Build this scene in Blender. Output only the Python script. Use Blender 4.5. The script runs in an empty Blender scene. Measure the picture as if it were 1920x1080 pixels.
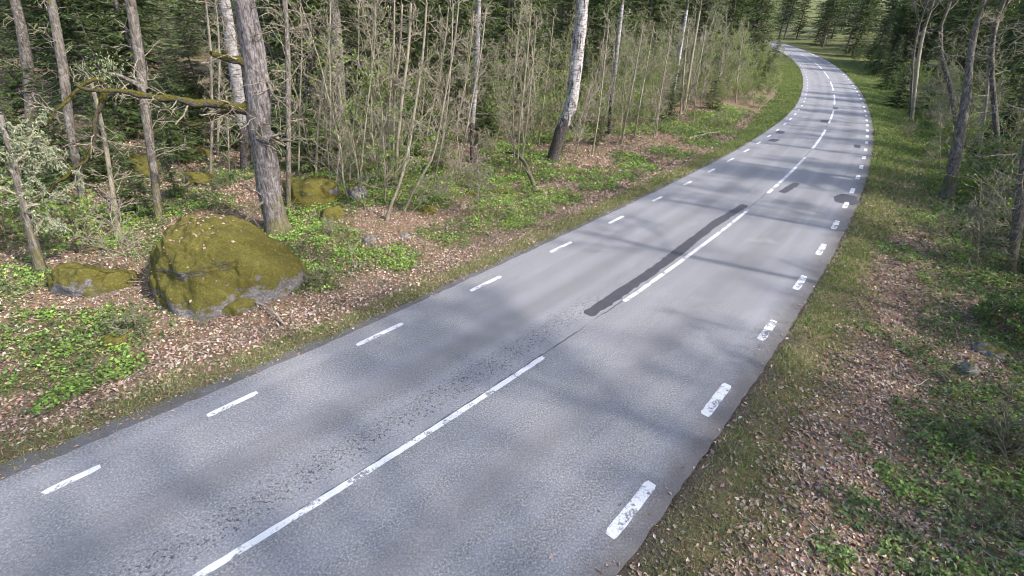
import bpy, bmesh, math
import numpy as np
from mathutils import Vector, Matrix
R = math.radians
SC = bpy.context.scene
COL = SC.collection
rng = np.random.default_rng(11)

# ------------------------------------------------------------------ camera, sky, sun, exposure
CAM_H, PITCH, ROLL, FPX = 5.8, 0.4882, 0.0353, 911.2
cam_d = bpy.data.cameras.new('camera'); cam = bpy.data.objects.new('camera', cam_d); COL.objects.link(cam)
cam_d.sensor_width = 36; cam_d.lens = FPX / 1920 * 36; cam_d.clip_end = 2000
cam.location = (0, 0, CAM_H)
cam.matrix_world = Matrix.Translation((0, 0, CAM_H)) @ Matrix.Rotation(math.pi / 2 - PITCH, 4, 'X') @ Matrix.Rotation(ROLL, 4, 'Z')
SC.camera = cam
SUN_AZ, SUN_EL = R(115), R(41)
world = bpy.data.worlds.new('World'); SC.world = world; world.use_nodes = True
wn = world.node_tree.nodes; wl_ = world.node_tree.links
sky = wn.new('ShaderNodeTexSky'); sky.sky_type = 'NISHITA'; sky.sun_disc = False
sky.sun_elevation = SUN_EL; sky.sun_rotation = SUN_AZ; sky.air_density = 1.0; sky.dust_density = 2.5; sky.ozone_density = 1.0
wl_.new(sky.outputs[0], wn['Background'].inputs[0]); wn['Background'].inputs[1].default_value = 0.15
sd = bpy.data.lights.new('sun', 'SUN'); so = bpy.data.objects.new('sun', sd); COL.objects.link(so)
sd.energy = 2.2; sd.angle = R(1.5); sd.color = (1.0, 0.95, 0.88)
SUN = np.array([math.sin(SUN_AZ) * math.cos(SUN_EL), math.cos(SUN_AZ) * math.cos(SUN_EL), math.sin(SUN_EL)])
so.rotation_euler = Vector(SUN).to_track_quat('Z', 'Y').to_euler(); so.location = (30, -15, 40)
vs = SC.view_settings
vs.view_transform = 'Standard'; vs.look = 'None'; vs.exposure = 1.68; vs.gamma = 1; vs.use_curve_mapping = False
SC.cycles.max_bounces = 6; SC.cycles.diffuse_bounces = 3; SC.cycles.transparent_max_bounces = 4
SC.cycles.use_denoising = True; SC.cycles.filter_width = 1.0

# ------------------------------------------------------------------ small numeric helpers
def hsh(ix, iy, iz, seed):
    n = (ix * 374761393 + iy * 668265263 + iz * 2147483647 + seed * 1274126177) & 0x7fffffff
    n = ((n ^ (n >> 13)) * 1274126177) & 0x7fffffff
    n = (n ^ (n >> 16)) & 0x7fffffff
    return (n % 100003) / 100003.0
def vnoise(P, seed=0):
    P = np.asarray(P, float); i = np.floor(P).astype(np.int64); f = P - i; f = f * f * (3 - 2 * f)
    o = 0
    for dx in (0, 1):
        for dy in (0, 1):
            for dz in (0, 1):
                w = (f[:, 0] if dx else 1 - f[:, 0]) * (f[:, 1] if dy else 1 - f[:, 1]) * (f[:, 2] if dz else 1 - f[:, 2])
                o = o + w * hsh(i[:, 0] + dx, i[:, 1] + dy, i[:, 2] + dz, seed)
    return o * 2 - 1
def fbm(P, seed=0, oct=3, gain=.5):
    o = 0; a = 1; P = np.asarray(P, float)
    for k in range(oct):
        o = o + a * vnoise(P, seed + k * 17); P = P * 2.03 + 3.7; a *= gain
    return o
def fbm2(x, y, sc, seed=0, oct=3):
    x = np.atleast_1d(np.asarray(x, float)); y = np.atleast_1d(np.asarray(y, float))
    return fbm(np.stack([x * sc, y * sc, np.zeros_like(x)], 1), seed, oct)
def unit(v): return v / np.maximum(np.linalg.norm(v, axis=-1, keepdims=True), 1e-9)
def sstep(a, b, x): t = np.clip((x - a) / (b - a), 0, 1); return t * t * (3 - 2 * t)

# ------------------------------------------------------------------ the road's course (metres; x right, y ahead)
CP = np.array([[-3.59,3.41],[-1.96,5.08],[.69,8.],[2.76,10.43],[8.94,18.],[10.76,20.36],[16.16,27.75],[17.84,30.18],[22.44,37.08],[24.25,39.93],[28.63,47.03],[30.55,50.36],[34.58,57.65],[36.16,60.67],[40.3,68.86],[41.82,72.04],[45.11,79.48]])
LP = np.array([[-6.27,4.39],[-5.87,4.91],[-4.98,6.04],[-4.43,6.63],[-3.15,8.19],[-2.4,9.08],[-1.09,10.73],[-.32,11.56],[1.07,13.31],[1.82,14.12],[3.2,15.97],[3.92,16.75],[5.39,18.65],[6.,19.28],[7.36,21.14],[7.98,21.82],[9.28,23.59],[9.97,24.3],[11.14,26.02],[11.9,26.85],[13.,28.58],[13.77,29.39],[14.82,31.04],[15.5,31.78],[16.55,33.45],[17.24,34.27],[18.3,35.95],[18.89,36.64],[20.23,38.74],[21.71,41.04],[23.41,43.67],[24.85,46.06],[26.52,48.76],[27.98,51.16],[29.61,54.06],[31.21,56.9]])
RP = np.array([[1.34,4.15],[2.14,5.01],[3.42,6.46],[4.18,7.32],[5.46,8.9],[6.18,9.74],[7.46,11.39],[8.16,12.23],[9.34,13.79],[10.06,14.69],[11.13,16.13],[11.83,17.06],[12.97,18.63],[13.58,19.44],[14.86,21.2],[16.59,23.69],[18.14,25.92],[19.72,28.23],[21.19,30.43],[22.72,32.76],[24.17,34.98],[25.64,37.29],[27.03,39.53],[28.48,41.92],[29.94,44.4],[31.44,46.96],[32.9,49.52],[34.37,52.12],[35.97,55.07],[37.41,57.79],[38.85,60.58],[40.16,63.24],[41.57,66.05],[43.1,69.14],[44.32,71.77],[45.47,74.28],[46.59,76.88],[47.76,79.69]])
ch = np.concatenate([[0], np.cumsum(np.hypot(*np.diff(CP, axis=0).T))])
px_, py_ = np.polyfit(ch, CP[:, 0], 4), np.polyfit(ch, CP[:, 1], 4)
s_in = np.arange(0, ch[-1], .5); cx, cy = np.polyval(px_, s_in), np.polyval(py_, s_in)
th0 = math.atan2(cx[1] - cx[0], cy[1] - cy[0]); th1 = math.atan2(cx[-1] - cx[-2], cy[-1] - cy[-2])
nb, nf = 100, 180
bx = cx[0] - np.arange(nb, 0, -1) * .5 * math.sin(th0); by = cy[0] - np.arange(nb, 0, -1) * .5 * math.cos(th0)
tf = th1 - np.cumsum(np.full(nf, .5 * .0062)); fx = cx[-1] + np.cumsum(np.sin(tf)) * .5; fy = cy[-1] + np.cumsum(np.cos(tf)) * .5
CX = np.concatenate([bx, cx, fx]); CY = np.concatenate([by, cy, fy])
CS = np.concatenate([[0], np.cumsum(np.hypot(np.diff(CX), np.diff(CY)))]); CS -= CS[nb]
TX, TY = np.gradient(CX, CS), np.gradient(CY, CS); n_ = np.hypot(TX, TY); TX /= n_; TY /= n_
def st(x, y):
    x = np.atleast_1d(np.asarray(x, float)); y = np.atleast_1d(np.asarray(y, float)); s = np.empty(len(x)); t = np.empty(len(x))
    q = np.arange(0, len(CS), 3)
    for a in range(0, len(x), 40000):
        X, Y = x[a:a + 40000], y[a:a + 40000]
        i = q[np.argmin((X[:, None] - CX[q]) ** 2 + (Y[:, None] - CY[q]) ** 2, axis=1)]
        dx, dy = X - CX[i], Y - CY[i]
        s[a:a + 40000] = CS[i] + dx * TX[i] + dy * TY[i]; t[a:a + 40000] = dx * TY[i] - dy * TX[i]
    return s, t
def cpos(s, t):
    x, y, tx, ty = [np.interp(s, CS, A) for A in (CX, CY, TX, TY)]
    return x + t * ty, y - t * tx
sL, tL = st(*LP.T); sR, tR = st(*RP.T)
pL, pR = np.polyfit(sL, -tL, 3), np.polyfit(sR, tR, 3)
def w_left(s): return np.polyval(pL, np.clip(s, sL[0], sL[-1]))       # centre line to left edge line
def w_right(s): return np.polyval(pR, np.clip(s, sR[0], sR[-1]))
def edge_left(s): return w_left(s) + .50 + .25 * np.clip((3 - np.asarray(s, float)) / 6, 0, 1.2)
def edge_right(s): return w_right(s) + .36
ZK = .0006
def zbase(y): t = np.clip(np.asarray(y, float) - 25, 0, None); return np.where(t < 60, ZK * t * t, ZK * 3600 + (t - 60) * 2 * ZK * 60)
UL = ([0, .45, 1., 2., 3.2, 5, 9, 20, 60, 200], [-.04, -.05, -.09, -.22, -.12, .05, .15, .35, 1.6, 6])
UR = ([0, .4, 1.2, 2.5, 4, 7, 12, 25, 60, 200], [-.04, -.06, -.16, -.36, -.34, -.2, -.05, .4, 2, 7])
def side_u(x, y):
    s, t = st(x, y)
    return s, t, np.where(t < 0, -t - edge_left(s), t - edge_right(s))
def ground_z(x, y):
    x = np.atleast_1d(np.asarray(x, float)); y = np.atleast_1d(np.asarray(y, float))
    s, t, u = side_u(x, y)
    p = np.where(t < 0, np.interp(u, *UL), np.interp(u, *UR))
    p = p + sstep(.4, 5, u) * (.16 * fbm2(x, y, .3, 5) + .07 * fbm2(x, y, 1.1, 9)) + sstep(.05, .6, u) * .018 * fbm2(x, y, 4., 3, 2)
    return zbase(y) + np.where(u < 0, np.maximum(-.12, -.04 + u * .5), p)
def pix_ray(u, v):
    a, b = (u - 960) / FPX, (v - 540) / FPX; c, s = math.cos(ROLL), math.sin(ROLL); a, b = c * a + s * b, -s * a + c * b
    cp, sp = math.cos(PITCH), math.sin(PITCH)
    return np.array([a, cp - b * sp, -sp - b * cp])
def ground_at(u, v):                 # where the sight line through a photograph pixel meets the terrain
    d = pix_ray(u, v); ts = np.concatenate([np.linspace(4, 30, 260), np.linspace(30, 160, 500)])
    for _ in range(2):
        P = d * ts[:, None] + np.array([0, 0, CAM_H]); g = P[:, 2] - ground_z(P[:, 0], P[:, 1]); i = max(1, int(np.argmax(g < 0)))
        ts = np.linspace(ts[i - 1], ts[i], 30)
    return P[i]
def at_plane(u, v, P0):              # the same sight line, met by the upright plane through P0 that faces the camera
    d = pix_ray(u, v); n = np.array([P0[0], P0[1], 0]); k = (P0 @ n) / (d @ n)
    return d * k + np.array([0, 0, CAM_H])
def mpp(P): return (P[1] * math.cos(PITCH) - (P[2] - CAM_H) * math.sin(PITCH)) / FPX

# ------------------------------------------------------------------ mesh and object helpers
class Acc:
    def __init__(s): s.V = []; s.Q = []; s.T = []; s.C = []; s.n = 0
    def add(s, V, Q=None, T=None, C=None):
        V = np.asarray(V, float).reshape(-1, 3)
        if Q is not None and len(Q): s.Q.append(np.asarray(Q) + s.n)
        if T is not None and len(T): s.T.append(np.asarray(T) + s.n)
        s.V.append(V); s.C.append(np.ones((len(V), 3)) if C is None else np.broadcast_to(np.asarray(C, float).reshape(-1, 3), (len(V), 3))); s.n += len(V); return s
    def mesh(s, name, mat, smooth=True, uv=None):
        V = np.concatenate(s.V) if s.V else np.zeros((0, 3)); Q = np.concatenate(s.Q) if s.Q else np.zeros((0, 4), int); T = np.concatenate(s.T) if s.T else np.zeros((0, 3), int)
        m = bpy.data.meshes.new(name); m.vertices.add(len(V)); m.vertices.foreach_set('co', V.astype(np.float32).ravel())
        m.loops.add(Q.size + T.size); m.loops.foreach_set('vertex_index', np.concatenate([Q.ravel(), T.ravel()]).astype(np.int32))
        m.polygons.add(len(Q) + len(T))
        m.polygons.foreach_set('loop_start', np.concatenate([np.arange(len(Q)) * 4, Q.size + np.arange(len(T)) * 3]).astype(np.int32))
        m.polygons.foreach_set('use_smooth', np.full(len(Q) + len(T), smooth))
        ca = m.attributes.new('tint', 'FLOAT_COLOR', 'POINT'); C = np.concatenate(s.C) if s.C else np.zeros((0, 3))
        ca.data.foreach_set('color', np.concatenate([C, np.ones((len(C), 1))], 1).astype(np.float32).ravel())
        if uv is not None:
            l = m.uv_layers.new(name='UVMap'); idx = np.concatenate([Q.ravel(), T.ravel()]).astype(int); l.data.foreach_set('uv', uv[idx].astype(np.float32).ravel())
        m.materials.append(mat); m.update(calc_edges=True); m.validate(); return m
def link(name, mesh, parent=None, loc=(0, 0, 0), rot=(0, 0, 0), scale=1.0):
    o = bpy.data.objects.new(name, mesh); COL.objects.link(o); o.parent = parent; o.location = loc; o.rotation_euler = rot
    o.scale = (scale,) * 3 if np.isscalar(scale) else scale
    if parent is not None and name in FINE: o['kind'] = 'stuff'
    return o
FINE = {'twigs', 'leaves', 'foliage', 'needles', 'boughs', 'lichen', 'dead_branches', 'crown', 'stems'}
def tag(o, label, cat, group=None, kind=None):
    o['label'] = label; o['category'] = cat
    if group: o['group'] = group
    if kind: o['kind'] = kind
    return o
def thing(name, label, cat, loc, rotz=0, scale=1.0, group=None):
    return tag(link(name, None, None, tuple(loc), (0, 0, rotz), scale), label, cat, group)
def copy_tree(o, parent=None):
    c = o.copy(); COL.objects.link(c); c.parent = parent
    for k in [x for x in o.children]: copy_tree(k, c)
    return c
def tubes(P, Rd, k=5, seed=None, rough=0.0):
    """P (N,m,3) centre lines, Rd (N,m) radii -> verts, quads"""
    P = np.asarray(P, float); Rd = np.asarray(Rd, float)
    if P.ndim == 2: P = P[None]; Rd = Rd[None]
    N, m, _ = P.shape
    T = unit(np.gradient(P, axis=1)); mean = unit(T.mean(1))
    ref = np.where(np.abs(mean[:, 2:3]) > .7, np.array([[1., 0, 0]]), np.array([[0, 0, 1.]]))[:, None, :]
    U = unit(np.cross(T, np.broadcast_to(ref, T.shape))); W = np.cross(T, U)
    a = np.arange(k) * 2 * math.pi / k
    rr = np.broadcast_to(Rd[:, :, None], (N, m, k))
    if rough: rr = rr * (1 + rough * fbm(np.stack([np.broadcast_to(np.cos(a) * 1.7, (N, m, k)).ravel(), np.broadcast_to(np.sin(a) * 1.7, (N, m, k)).ravel(), np.broadcast_to((P[:, :, 2] * 1.3)[:, :, None], (N, m, k)).ravel()], 1) + (seed or 0) * 7.3, seed or 0).reshape(N, m, k))
    V = P[:, :, None, :] + rr[..., None] * (np.cos(a)[None, None, :, None] * U[:, :, None, :] + np.sin(a)[None, None, :, None] * W[:, :, None, :])
    idx = np.arange(N * m * k).reshape(N, m, k); A = idx[:, :-1]; B = idx[:, 1:]
    Q = np.stack([A, np.roll(A, -1, 2), np.roll(B, -1, 2), B], -1).reshape(-1, 4)
    return V.reshape(-1, 3), Q
def paths(S, D, L, m, g, wob=.15, droop=0.0, up=0.0):
    """curved polylines: start S, direction D, length L"""
    N = len(S); d = unit(D); P = np.empty((N, m, 3)); P[:, 0] = S
    st_ = (np.asarray(L) / (m - 1))[:, None]
    for j in range(1, m):
        d = unit(d + g.normal(0, wob, (N, 3)) + np.array([0, 0, up - droop]) / (m - 1)); P[:, j] = P[:, j - 1] + d * st_
    return P
RMIN = .011
def sprout(g, P, Rd, per, lo, hi, L, ang, m=4, wob=.15, droop=0., up=0., rs=.5, k=3, tip=.5):
    """children along parent paths"""
    N, mm, _ = P.shape; f = g.uniform(lo, hi, (N, per)); x = f * (mm - 1); i = np.minimum(x.astype(int), mm - 2); w = (x - i)[..., None]
    n = np.arange(N)[:, None]; S = P[n, i] * (1 - w) + P[n, i + 1] * w; T = unit(P[n, i + 1] - P[n, i])
    r = (Rd[n, i] * (1 - w[..., 0]) + Rd[n, i + 1] * w[..., 0]) * rs
    z = unit(np.cross(T, g.normal(0, 1, T.shape))); a = g.uniform(ang[0], ang[1], (N, per, 1))
    D = T * np.cos(a) + z * np.sin(a)
    LL = (g.uniform(L[0], L[1], (N, per)) * (1.15 - .6 * f))
    PP = paths(S.reshape(-1, 3), D.reshape(-1, 3), LL.ravel(), m, g, wob, droop, up)
    RR = np.maximum(r.reshape(-1, 1), RMIN) * np.linspace(1, tip, m)
    return PP, RR, tubes(PP, RR, k)
def leaves(g, C, size, flat=.4, asp=.6, fold=.25, nrm=None, tints=None):
    """folded rhombic leaves at C; returns verts, tris, tint"""
    N = len(C); size = np.broadcast_to(size, (N,))[:, None]
    n = g.normal(0, 1, (N, 3)) * np.array([1, 1, 1 / max(flat, .05)]) if nrm is None else nrm
    n = unit(n); a = unit(np.cross(n, g.normal(0, 1, (N, 3)))); b = np.cross(n, a)
    V = np.stack([C - a * size * .5, C + b * size * asp * .5 + n * size * fold * .3, C + a * size * .5, C - b * size * asp * .5 + n * size * fold * .3], 1).reshape(-1, 3)
    i = np.arange(N)[:, None] * 4; T = np.concatenate([i + np.array([[0, 2, 1]]), i + np.array([[0, 3, 2]])])
    return V, T, (None if tints is None else np.repeat(tints, 4, 0))
def pick(g, N, cols, var=.15):
    c = np.array(cols)[g.integers(0, len(cols), N)]; return np.clip(c * (1 + g.normal(0, var, (N, 1))) * (1 + g.normal(0, var * .3, (N, 3))), .004, .9)

# ------------------------------------------------------------------ materials
def mat(name, build, rough=.9, spec=.3):
    m = bpy.data.materials.new(name); m.use_nodes = True; nt = m.node_tree; b = nt.nodes['Principled BSDF']
    b.inputs['Roughness'].default_value = rough; b.inputs['Specular IOR Level'].default_value = spec
    build(NT(nt), b); return m
class NT:
    def __init__(s, nt): s.nt = nt
    def node(s, t, **k):
        n = s.nt.nodes.new(t)
        for a, v in k.items(): setattr(n, a, v)
        return n
    def put(s, sock, v):
        if hasattr(v, 'is_linked') or isinstance(v, bpy.types.NodeSocket): s.nt.links.new(v, sock)
        else: sock.default_value = v
    def co(s, kind='Object', scale=(1, 1, 1), rot=(0, 0, 0)):
        t = s.node('ShaderNodeTexCoord'); m = s.node('ShaderNodeMapping'); s.nt.links.new(t.outputs[kind], m.inputs[0]); m.inputs['Scale'].default_value = scale; m.inputs['Rotation'].default_value = rot
        return m.outputs[0]
    def noise(s, co, sc, det=4, ro=.55, dist=0.):
        n = s.node('ShaderNodeTexNoise'); s.put(n.inputs['Vector'], co); n.inputs['Scale'].default_value = sc; n.inputs['Detail'].default_value = det; n.inputs['Roughness'].default_value = ro; n.inputs['Distortion'].default_value = dist; return n.outputs[0]
    def voro(s, co, sc, feat='F1', out=0):
        n = s.node('ShaderNodeTexVoronoi', feature=feat); s.put(n.inputs['Vector'], co); n.inputs['Scale'].default_value = sc; return n.outputs[out]
    def ramp(s, f, pts):
        n = s.node('ShaderNodeValToRGB'); s.put(n.inputs[0], f); e = n.color_ramp.elements
        while len(e) < len(pts): e.new(.5)
        for k, (p, c) in enumerate(pts): e[k].position = p; e[k].color = (c, c, c, 1) if np.isscalar(c) else (*c, 1)
        return n.outputs[0]
    def mix(s, f, a, b, mode='MIX'):
        n = s.node('ShaderNodeMix', data_type='RGBA', blend_type=mode); s.put(n.inputs[0], f)
        for i, v in ((6, a), (7, b)): s.put(n.inputs[i], v if not isinstance(v, tuple) else (*v, 1))
        return n.outputs[2]
    def math(s, op, a, b=0., c=0., clamp=False):
        n = s.node('ShaderNodeMath', operation=op, use_clamp=clamp); s.put(n.inputs[0], a); s.put(n.inputs[1], b); s.put(n.inputs[2], c); return n.outputs[0]
    def attr(s, name, out=0): n = s.node('ShaderNodeAttribute', attribute_name=name); return n.outputs[out]
    def bump(s, b, h, st_=.5, d=.02):
        n = s.node('ShaderNodeBump'); n.inputs['Strength'].default_value = st_; n.inputs['Distance'].default_value = d; s.put(n.inputs['Height'], h); s.nt.links.new(n.outputs[0], b.inputs['Normal'])
    def sep(s, v): n = s.node('ShaderNodeSeparateXYZ'); s.put(n.inputs[0], v); return n.outputs
    def maprange(s, v, a, b, c=0., d=1.):
        n = s.node('ShaderNodeMapRange'); n.interpolation_type = 'SMOOTHSTEP'
        for i, x in enumerate((v, a, b, c, d)): s.put(n.inputs[i], x)
        return n.outputs[0]
def tint_mat(name, trans=.0, rough=.75, spec=.25):
    def f(n, b):
        c = n.attr('tint')
        n.put(b.inputs['Base Color'], c)
        if trans:
            t = n.node('ShaderNodeBsdfTranslucent'); n.put(t.inputs[0], n.mix(1.0, c, (1.3, 1.3, .7), 'MULTIPLY')); mx = n.node('ShaderNodeMixShader'); mx.inputs[0].default_value = trans
            out = n.nt.nodes['Material Output']; n.nt.links.new(b.outputs[0], mx.inputs[1]); n.nt.links.new(t.outputs[0], mx.inputs[2]); n.nt.links.new(mx.outputs[0], out.inputs[0])
    return mat(name, f, rough, spec)
M_LEAF = tint_mat('fresh_leaf', .3, .55, .3)
M_LITTER = tint_mat('dead_leaf', .0, .8, .2)
M_NEEDLE = tint_mat('needle', .12, .7, .2)
def asphalt_nodes(n, b, edges=True):
    uv = n.co('UV'); o = n.co('Object')
    X = n.sep(uv)                                             # x: metres along, y: metres across
    spk = n.noise(o, 33, 5, .8); spk2 = n.voro(o, 140, 'F1', 1); med = n.noise(o, 14, 4, .6)
    big = n.noise(n.co('UV', (.35, 1.1, 1)), 1.0, 4, .55)
    base = n.ramp(spk, [(.35, (.045, .044, .046)), (.5, (.19, .187, .19)), (.65, (.48, .472, .472))])
    base = n.mix(.22, base, n.mix(1.0, spk2, (.28, .28, .31), 'MULTIPLY'))
    base = n.mix(n.ramp(big, [(.35, .22), (.65, 0.)]), base, (.11, .109, .116))
    base = n.mix(n.ramp(med, [(.42, .22), (.62, 0.)]), base, (.10, .10, .115))
    tr = n.noise(n.co('UV', (.05, 2.2, 1)), 1.0, 3, .5)
    base = n.mix(n.ramp(tr, [(.40, .0), (.65, .35)]), base, (.25, .25, .275))
    lane = n.math('ABSOLUTE', n.math('SUBTRACT', n.math('ABSOLUTE', n.math('ADD', X[1], n.math('MULTIPLY_ADD', n.noise(n.co('UV', (.12, 0, 1)), 1., 3), .5, -.25))), 1.45))
    base = n.mix(n.math('MULTIPLY', n.maprange(lane, .55, .05), n.ramp(n.noise(n.co('UV', (.25, .6, 1)), 1., 4), [(.3, .15), (.65, .55)])), base, (.115, .11, .112))
    st2 = n.noise(n.co('UV', (.6, .9, 1)), 1.3, 5, .65, .8)
    base = n.mix(n.ramp(st2, [(.56, 0.), (.72, .3)]), base, (.28, .278, .285))
    # ravelled pits left of the centre line, a joint crack on the centre line
    pit = n.ramp(n.noise(o, 17, 3, .6), [(.56, 0.), (.62, 1.)])
    win = n.math('MULTIPLY', n.maprange(X[1], -1.15, -.55), n.maprange(X[1], -.1, -.4))
    base = n.mix(n.math('MULTIPLY', n.math('MULTIPLY', pit, win), .85), base, (.04, .04, .048))
    wob = n.math('MULTIPLY_ADD', n.noise(n.co('UV', (2.2, 0, 1)), 1., 4, .6), .14, -.07)
    d = n.math('ABSOLUTE', n.math('ADD', n.math('ADD', X[1], wob), .05))
    ck = n.math('MULTIPLY', n.maprange(d, .03, .006), n.ramp(n.noise(n.co('UV', (.8, 0, 1)), 1., 3), [(.38, 0.), (.5, 1.)]))
    base = n.mix(n.math('MULTIPLY', ck, .8), base, (.035, .035, .04))
    # dirt washed on to the outer edge on the right, damp dark rim on the left
    dn = n.math('MULTIPLY_ADD', n.noise(o, 3.2, 4), .5, -.25)
    dr = n.maprange(n.math('ADD', n.attr('edge', 2), dn), .66, -.05)
    base = n.mix(n.math('MULTIPLY', dr, .72), base, (.082, .068, .06))
    n.put(b.inputs['Base Color'], base); n.bump(b, n.math('ADD', spk, n.math('MULTIPLY', spk2, .4)), .55, .012)
M_ASPHALT = mat('worn_asphalt', asphalt_nodes, .82, .35)
def patch_nodes(n, b):
    o = n.co('Object'); s = n.noise(o, 30, 5, .8)
    n.put(b.inputs['Base Color'], n.mix(n.ramp(n.noise(o, 3, 3), [(.35, .0), (.7, .5)]), n.ramp(s, [(.35, (.014, .013, .016)), (.65, (.066, .064, .074))]), (.055, .055, .064))); n.bump(b, s, .4, .01)
M_PATCH = mat('fresh_asphalt', patch_nodes, .75, .4)
def old_nodes(n, b):
    o = n.co('Object'); s = n.noise(o, 70, 3, .65); k = n.noise(o, 2.2, 5, .65)
    c = n.ramp(s, [(.3, (.06, .058, .062)), (.7, (.15, .145, .15))])
    n.put(b.inputs['Base Color'], n.mix(n.ramp(k, [(.42, 0.), (.62, .75)]), c, (.085, .075, .058))); n.bump(b, s, .5, .012)
M_OLD = mat('old_asphalt_edge', old_nodes, .9, .2)
def paint_nodes(thr):
  def f(n, b):
    o = n.co('Object'); w = n.noise(o, 26, 4, .65); w2 = n.noise(o, 3.1, 3, .6); gr = n.noise(o, 90, 2, .6)
    inf = n.node('ShaderNodeObjectInfo'); wear = n.ramp(n.math('ADD', n.math('MULTIPLY_ADD', w2, .75, n.math('MULTIPLY', w, .45)), n.math('MULTIPLY_ADD', inf.outputs['Random'], .07, -.05)), [(thr - .05, 0.), (thr + .05, 1.)])
    white = n.ramp(gr, [(.3, (.42, .42, .43)), (.6, (.62, .62, .63))])
    n.put(b.inputs['Base Color'], n.mix(wear, white, n.ramp(gr, [(.3, (.07, .07, .08)), (.7, (.22, .22, .24))])))
    n.bump(b, gr, .3, .008)
  return f
M_PAINT = mat('worn_road_paint', paint_nodes(.65), .7, .35)
M_PAINT_EDGE = mat('chipped_edge_paint', paint_nodes(.60), .7, .35)
def ground_nodes(n, b):
    o = n.co('Object'); f = n.noise(o, 26, 5, .7); k = n.noise(o, 1.3, 5, .6); v = n.voro(o, 16, 'F1', 1)
    soil = n.ramp(f, [(.3, (.06, .045, .033)), (.5, (.17, .122, .09)), (.72, (.34, .245, .185))])
    lit = n.mix(.5, soil, n.mix(1.0, n.mix(.55, v, (.5, .5, .5)), (.42, .28, .20), 'MULTIPLY'))
    gr = n.ramp(f, [(.3, (.03, .045, .012)), (.7, (.12, .16, .04))])
    moss = n.ramp(f, [(.3, (.055, .052, .012)), (.7, (.16, .15, .035))])
    c = n.mix(n.ramp(k, [(.5, 0.), (.68, .55)]), lit, moss)
    c = n.mix(n.math('MULTIPLY', n.attr('green', 2), .8), c, gr)
    dirt = n.ramp(f, [(.3, (.05, .04, .03)), (.7, (.16, .13, .105))])
    c = n.mix(n.attr('dirt', 2), c, dirt)
    n.put(b.inputs['Base Color'], c); n.bump(b, n.math('ADD', f, v), .9, .05)
M_GROUND = mat('forest_floor', ground_nodes, .95, .1)
def bark_nodes(c0, c1, c2, moss=.35, mz=1.2, sx=7.):
    def f(n, b):
        o = n.co('Object'); ov = n.co('Object', (sx, sx, sx * .16)); r = n.noise(ov, 2.6, 5, .7, .6); p = n.noise(o, 2.3, 4)
        c = n.ramp(r, [(.32, c0), (.5, c1), (.68, c2)])
        lich = n.ramp(n.noise(o, 9, 5, .7), [(.52, 0.), (.62, .55)])
        c = n.mix(lich, c, (.30, .30, .28))
        z = n.sep(o)[2]
        ms = n.math('MULTIPLY', n.ramp(n.math('MULTIPLY_ADD', p, 1., n.maprange(z, mz, 0., -.12, .16)), [(.52, 0.), (.62, 1.)]), moss)
        c = n.mix(ms, c, (.105, .095, .02))
        n.put(b.inputs['Base Color'], c); n.bump(b, r, .9, .05)
    return f
M_OAK = mat('oak_bark', bark_nodes((.035, .03, .029), (.125, .108, .108), (.27, .24, .25), .6, 2.0, 7), .95, .15)
M_BARK = mat('grey_brown_bark', bark_nodes((.035, .03, .025), (.125, .108, .094), (.26, .235, .21), .5, 2.5, 9), .95, .15)
M_PINEBARK = mat('dark_conifer_bark', bark_nodes((.03, .026, .024), (.10, .085, .075), (.20, .175, .155), .3, 2.5, 8), .95, .15)
M_STEM = mat('sapling_bark', bark_nodes((.12, .10, .072), (.27, .235, .175), (.44, .39, .305), .35, 2.0, 14), .9, .2)
def birch_nodes(n, b, dim=1.0, dark=0.):
    o = n.co('Object'); h = n.noise(n.co('Object', (1, 1, 5)), 4.0, 4, .7); v = n.noise(n.co('Object', (5, 5, 1.2)), 1.3, 4, .7); z = n.sep(o)[2]
    c = n.ramp(n.noise(o, 9, 3), [(.3, tuple(dim * q for q in (.30, .275, .27))), (.7, tuple(dim * q for q in (.62, .59, .60)))])
    c = n.mix(n.ramp(h, [(.53, 0.), (.6, .85)]), c, (.07, .06, .055))
    lo = n.maprange(z, 2.6, .3, -.055 + dark, .42)
    c = n.mix(n.ramp(n.math('ADD', v, lo), [(.52, 0.), (.62, 1.)]), c, n.ramp(n.noise(o, 16, 4), [(.3, (.025, .02, .02)), (.7, (.11, .095, .085))]))
    n.put(b.inputs['Base Color'], c); n.bump(b, n.math('ADD', v, h), .8, .04)
M_BIRCH = mat('birch_bark', birch_nodes, .8, .25)
M_BIRCH_OLD = mat('old_birch_bark', lambda n, b: birch_nodes(n, b, .85, .07), .85, .2)
M_BIRCH_GREY = mat('grey_birch_bark', lambda n, b: birch_nodes(n, b, .62), .85, .2)
def moss_nodes(n, b):
    o = n.co('Object'); f = n.noise(o, 34, 5, .7); k = n.noise(o, 6, 5, .65); r = n.noise(n.co('Object', (9, 9, 9)), 3.0, 4, .7); g = n.node('ShaderNodeNewGeometry'); nz = n.sep(g.outputs['Normal'])[2]
    bark = n.ramp(r, [(.35, (.03, .025, .022)), (.65, (.15, .13, .12))]); ms = n.ramp(f, [(.3, (.04, .04, .008)), (.7, (.15, .135, .03))])
    m = n.ramp(n.math('MULTIPLY_ADD', nz, .22, k), [(.44, 0.), (.56, 1.)])
    n.put(b.inputs['Base Color'], n.mix(m, bark, ms)); n.bump(b, n.math('ADD', f, r), 1.0, .05)
M_MOSS = mat('moss_covered_wood', moss_nodes, .95, .05)
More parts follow.
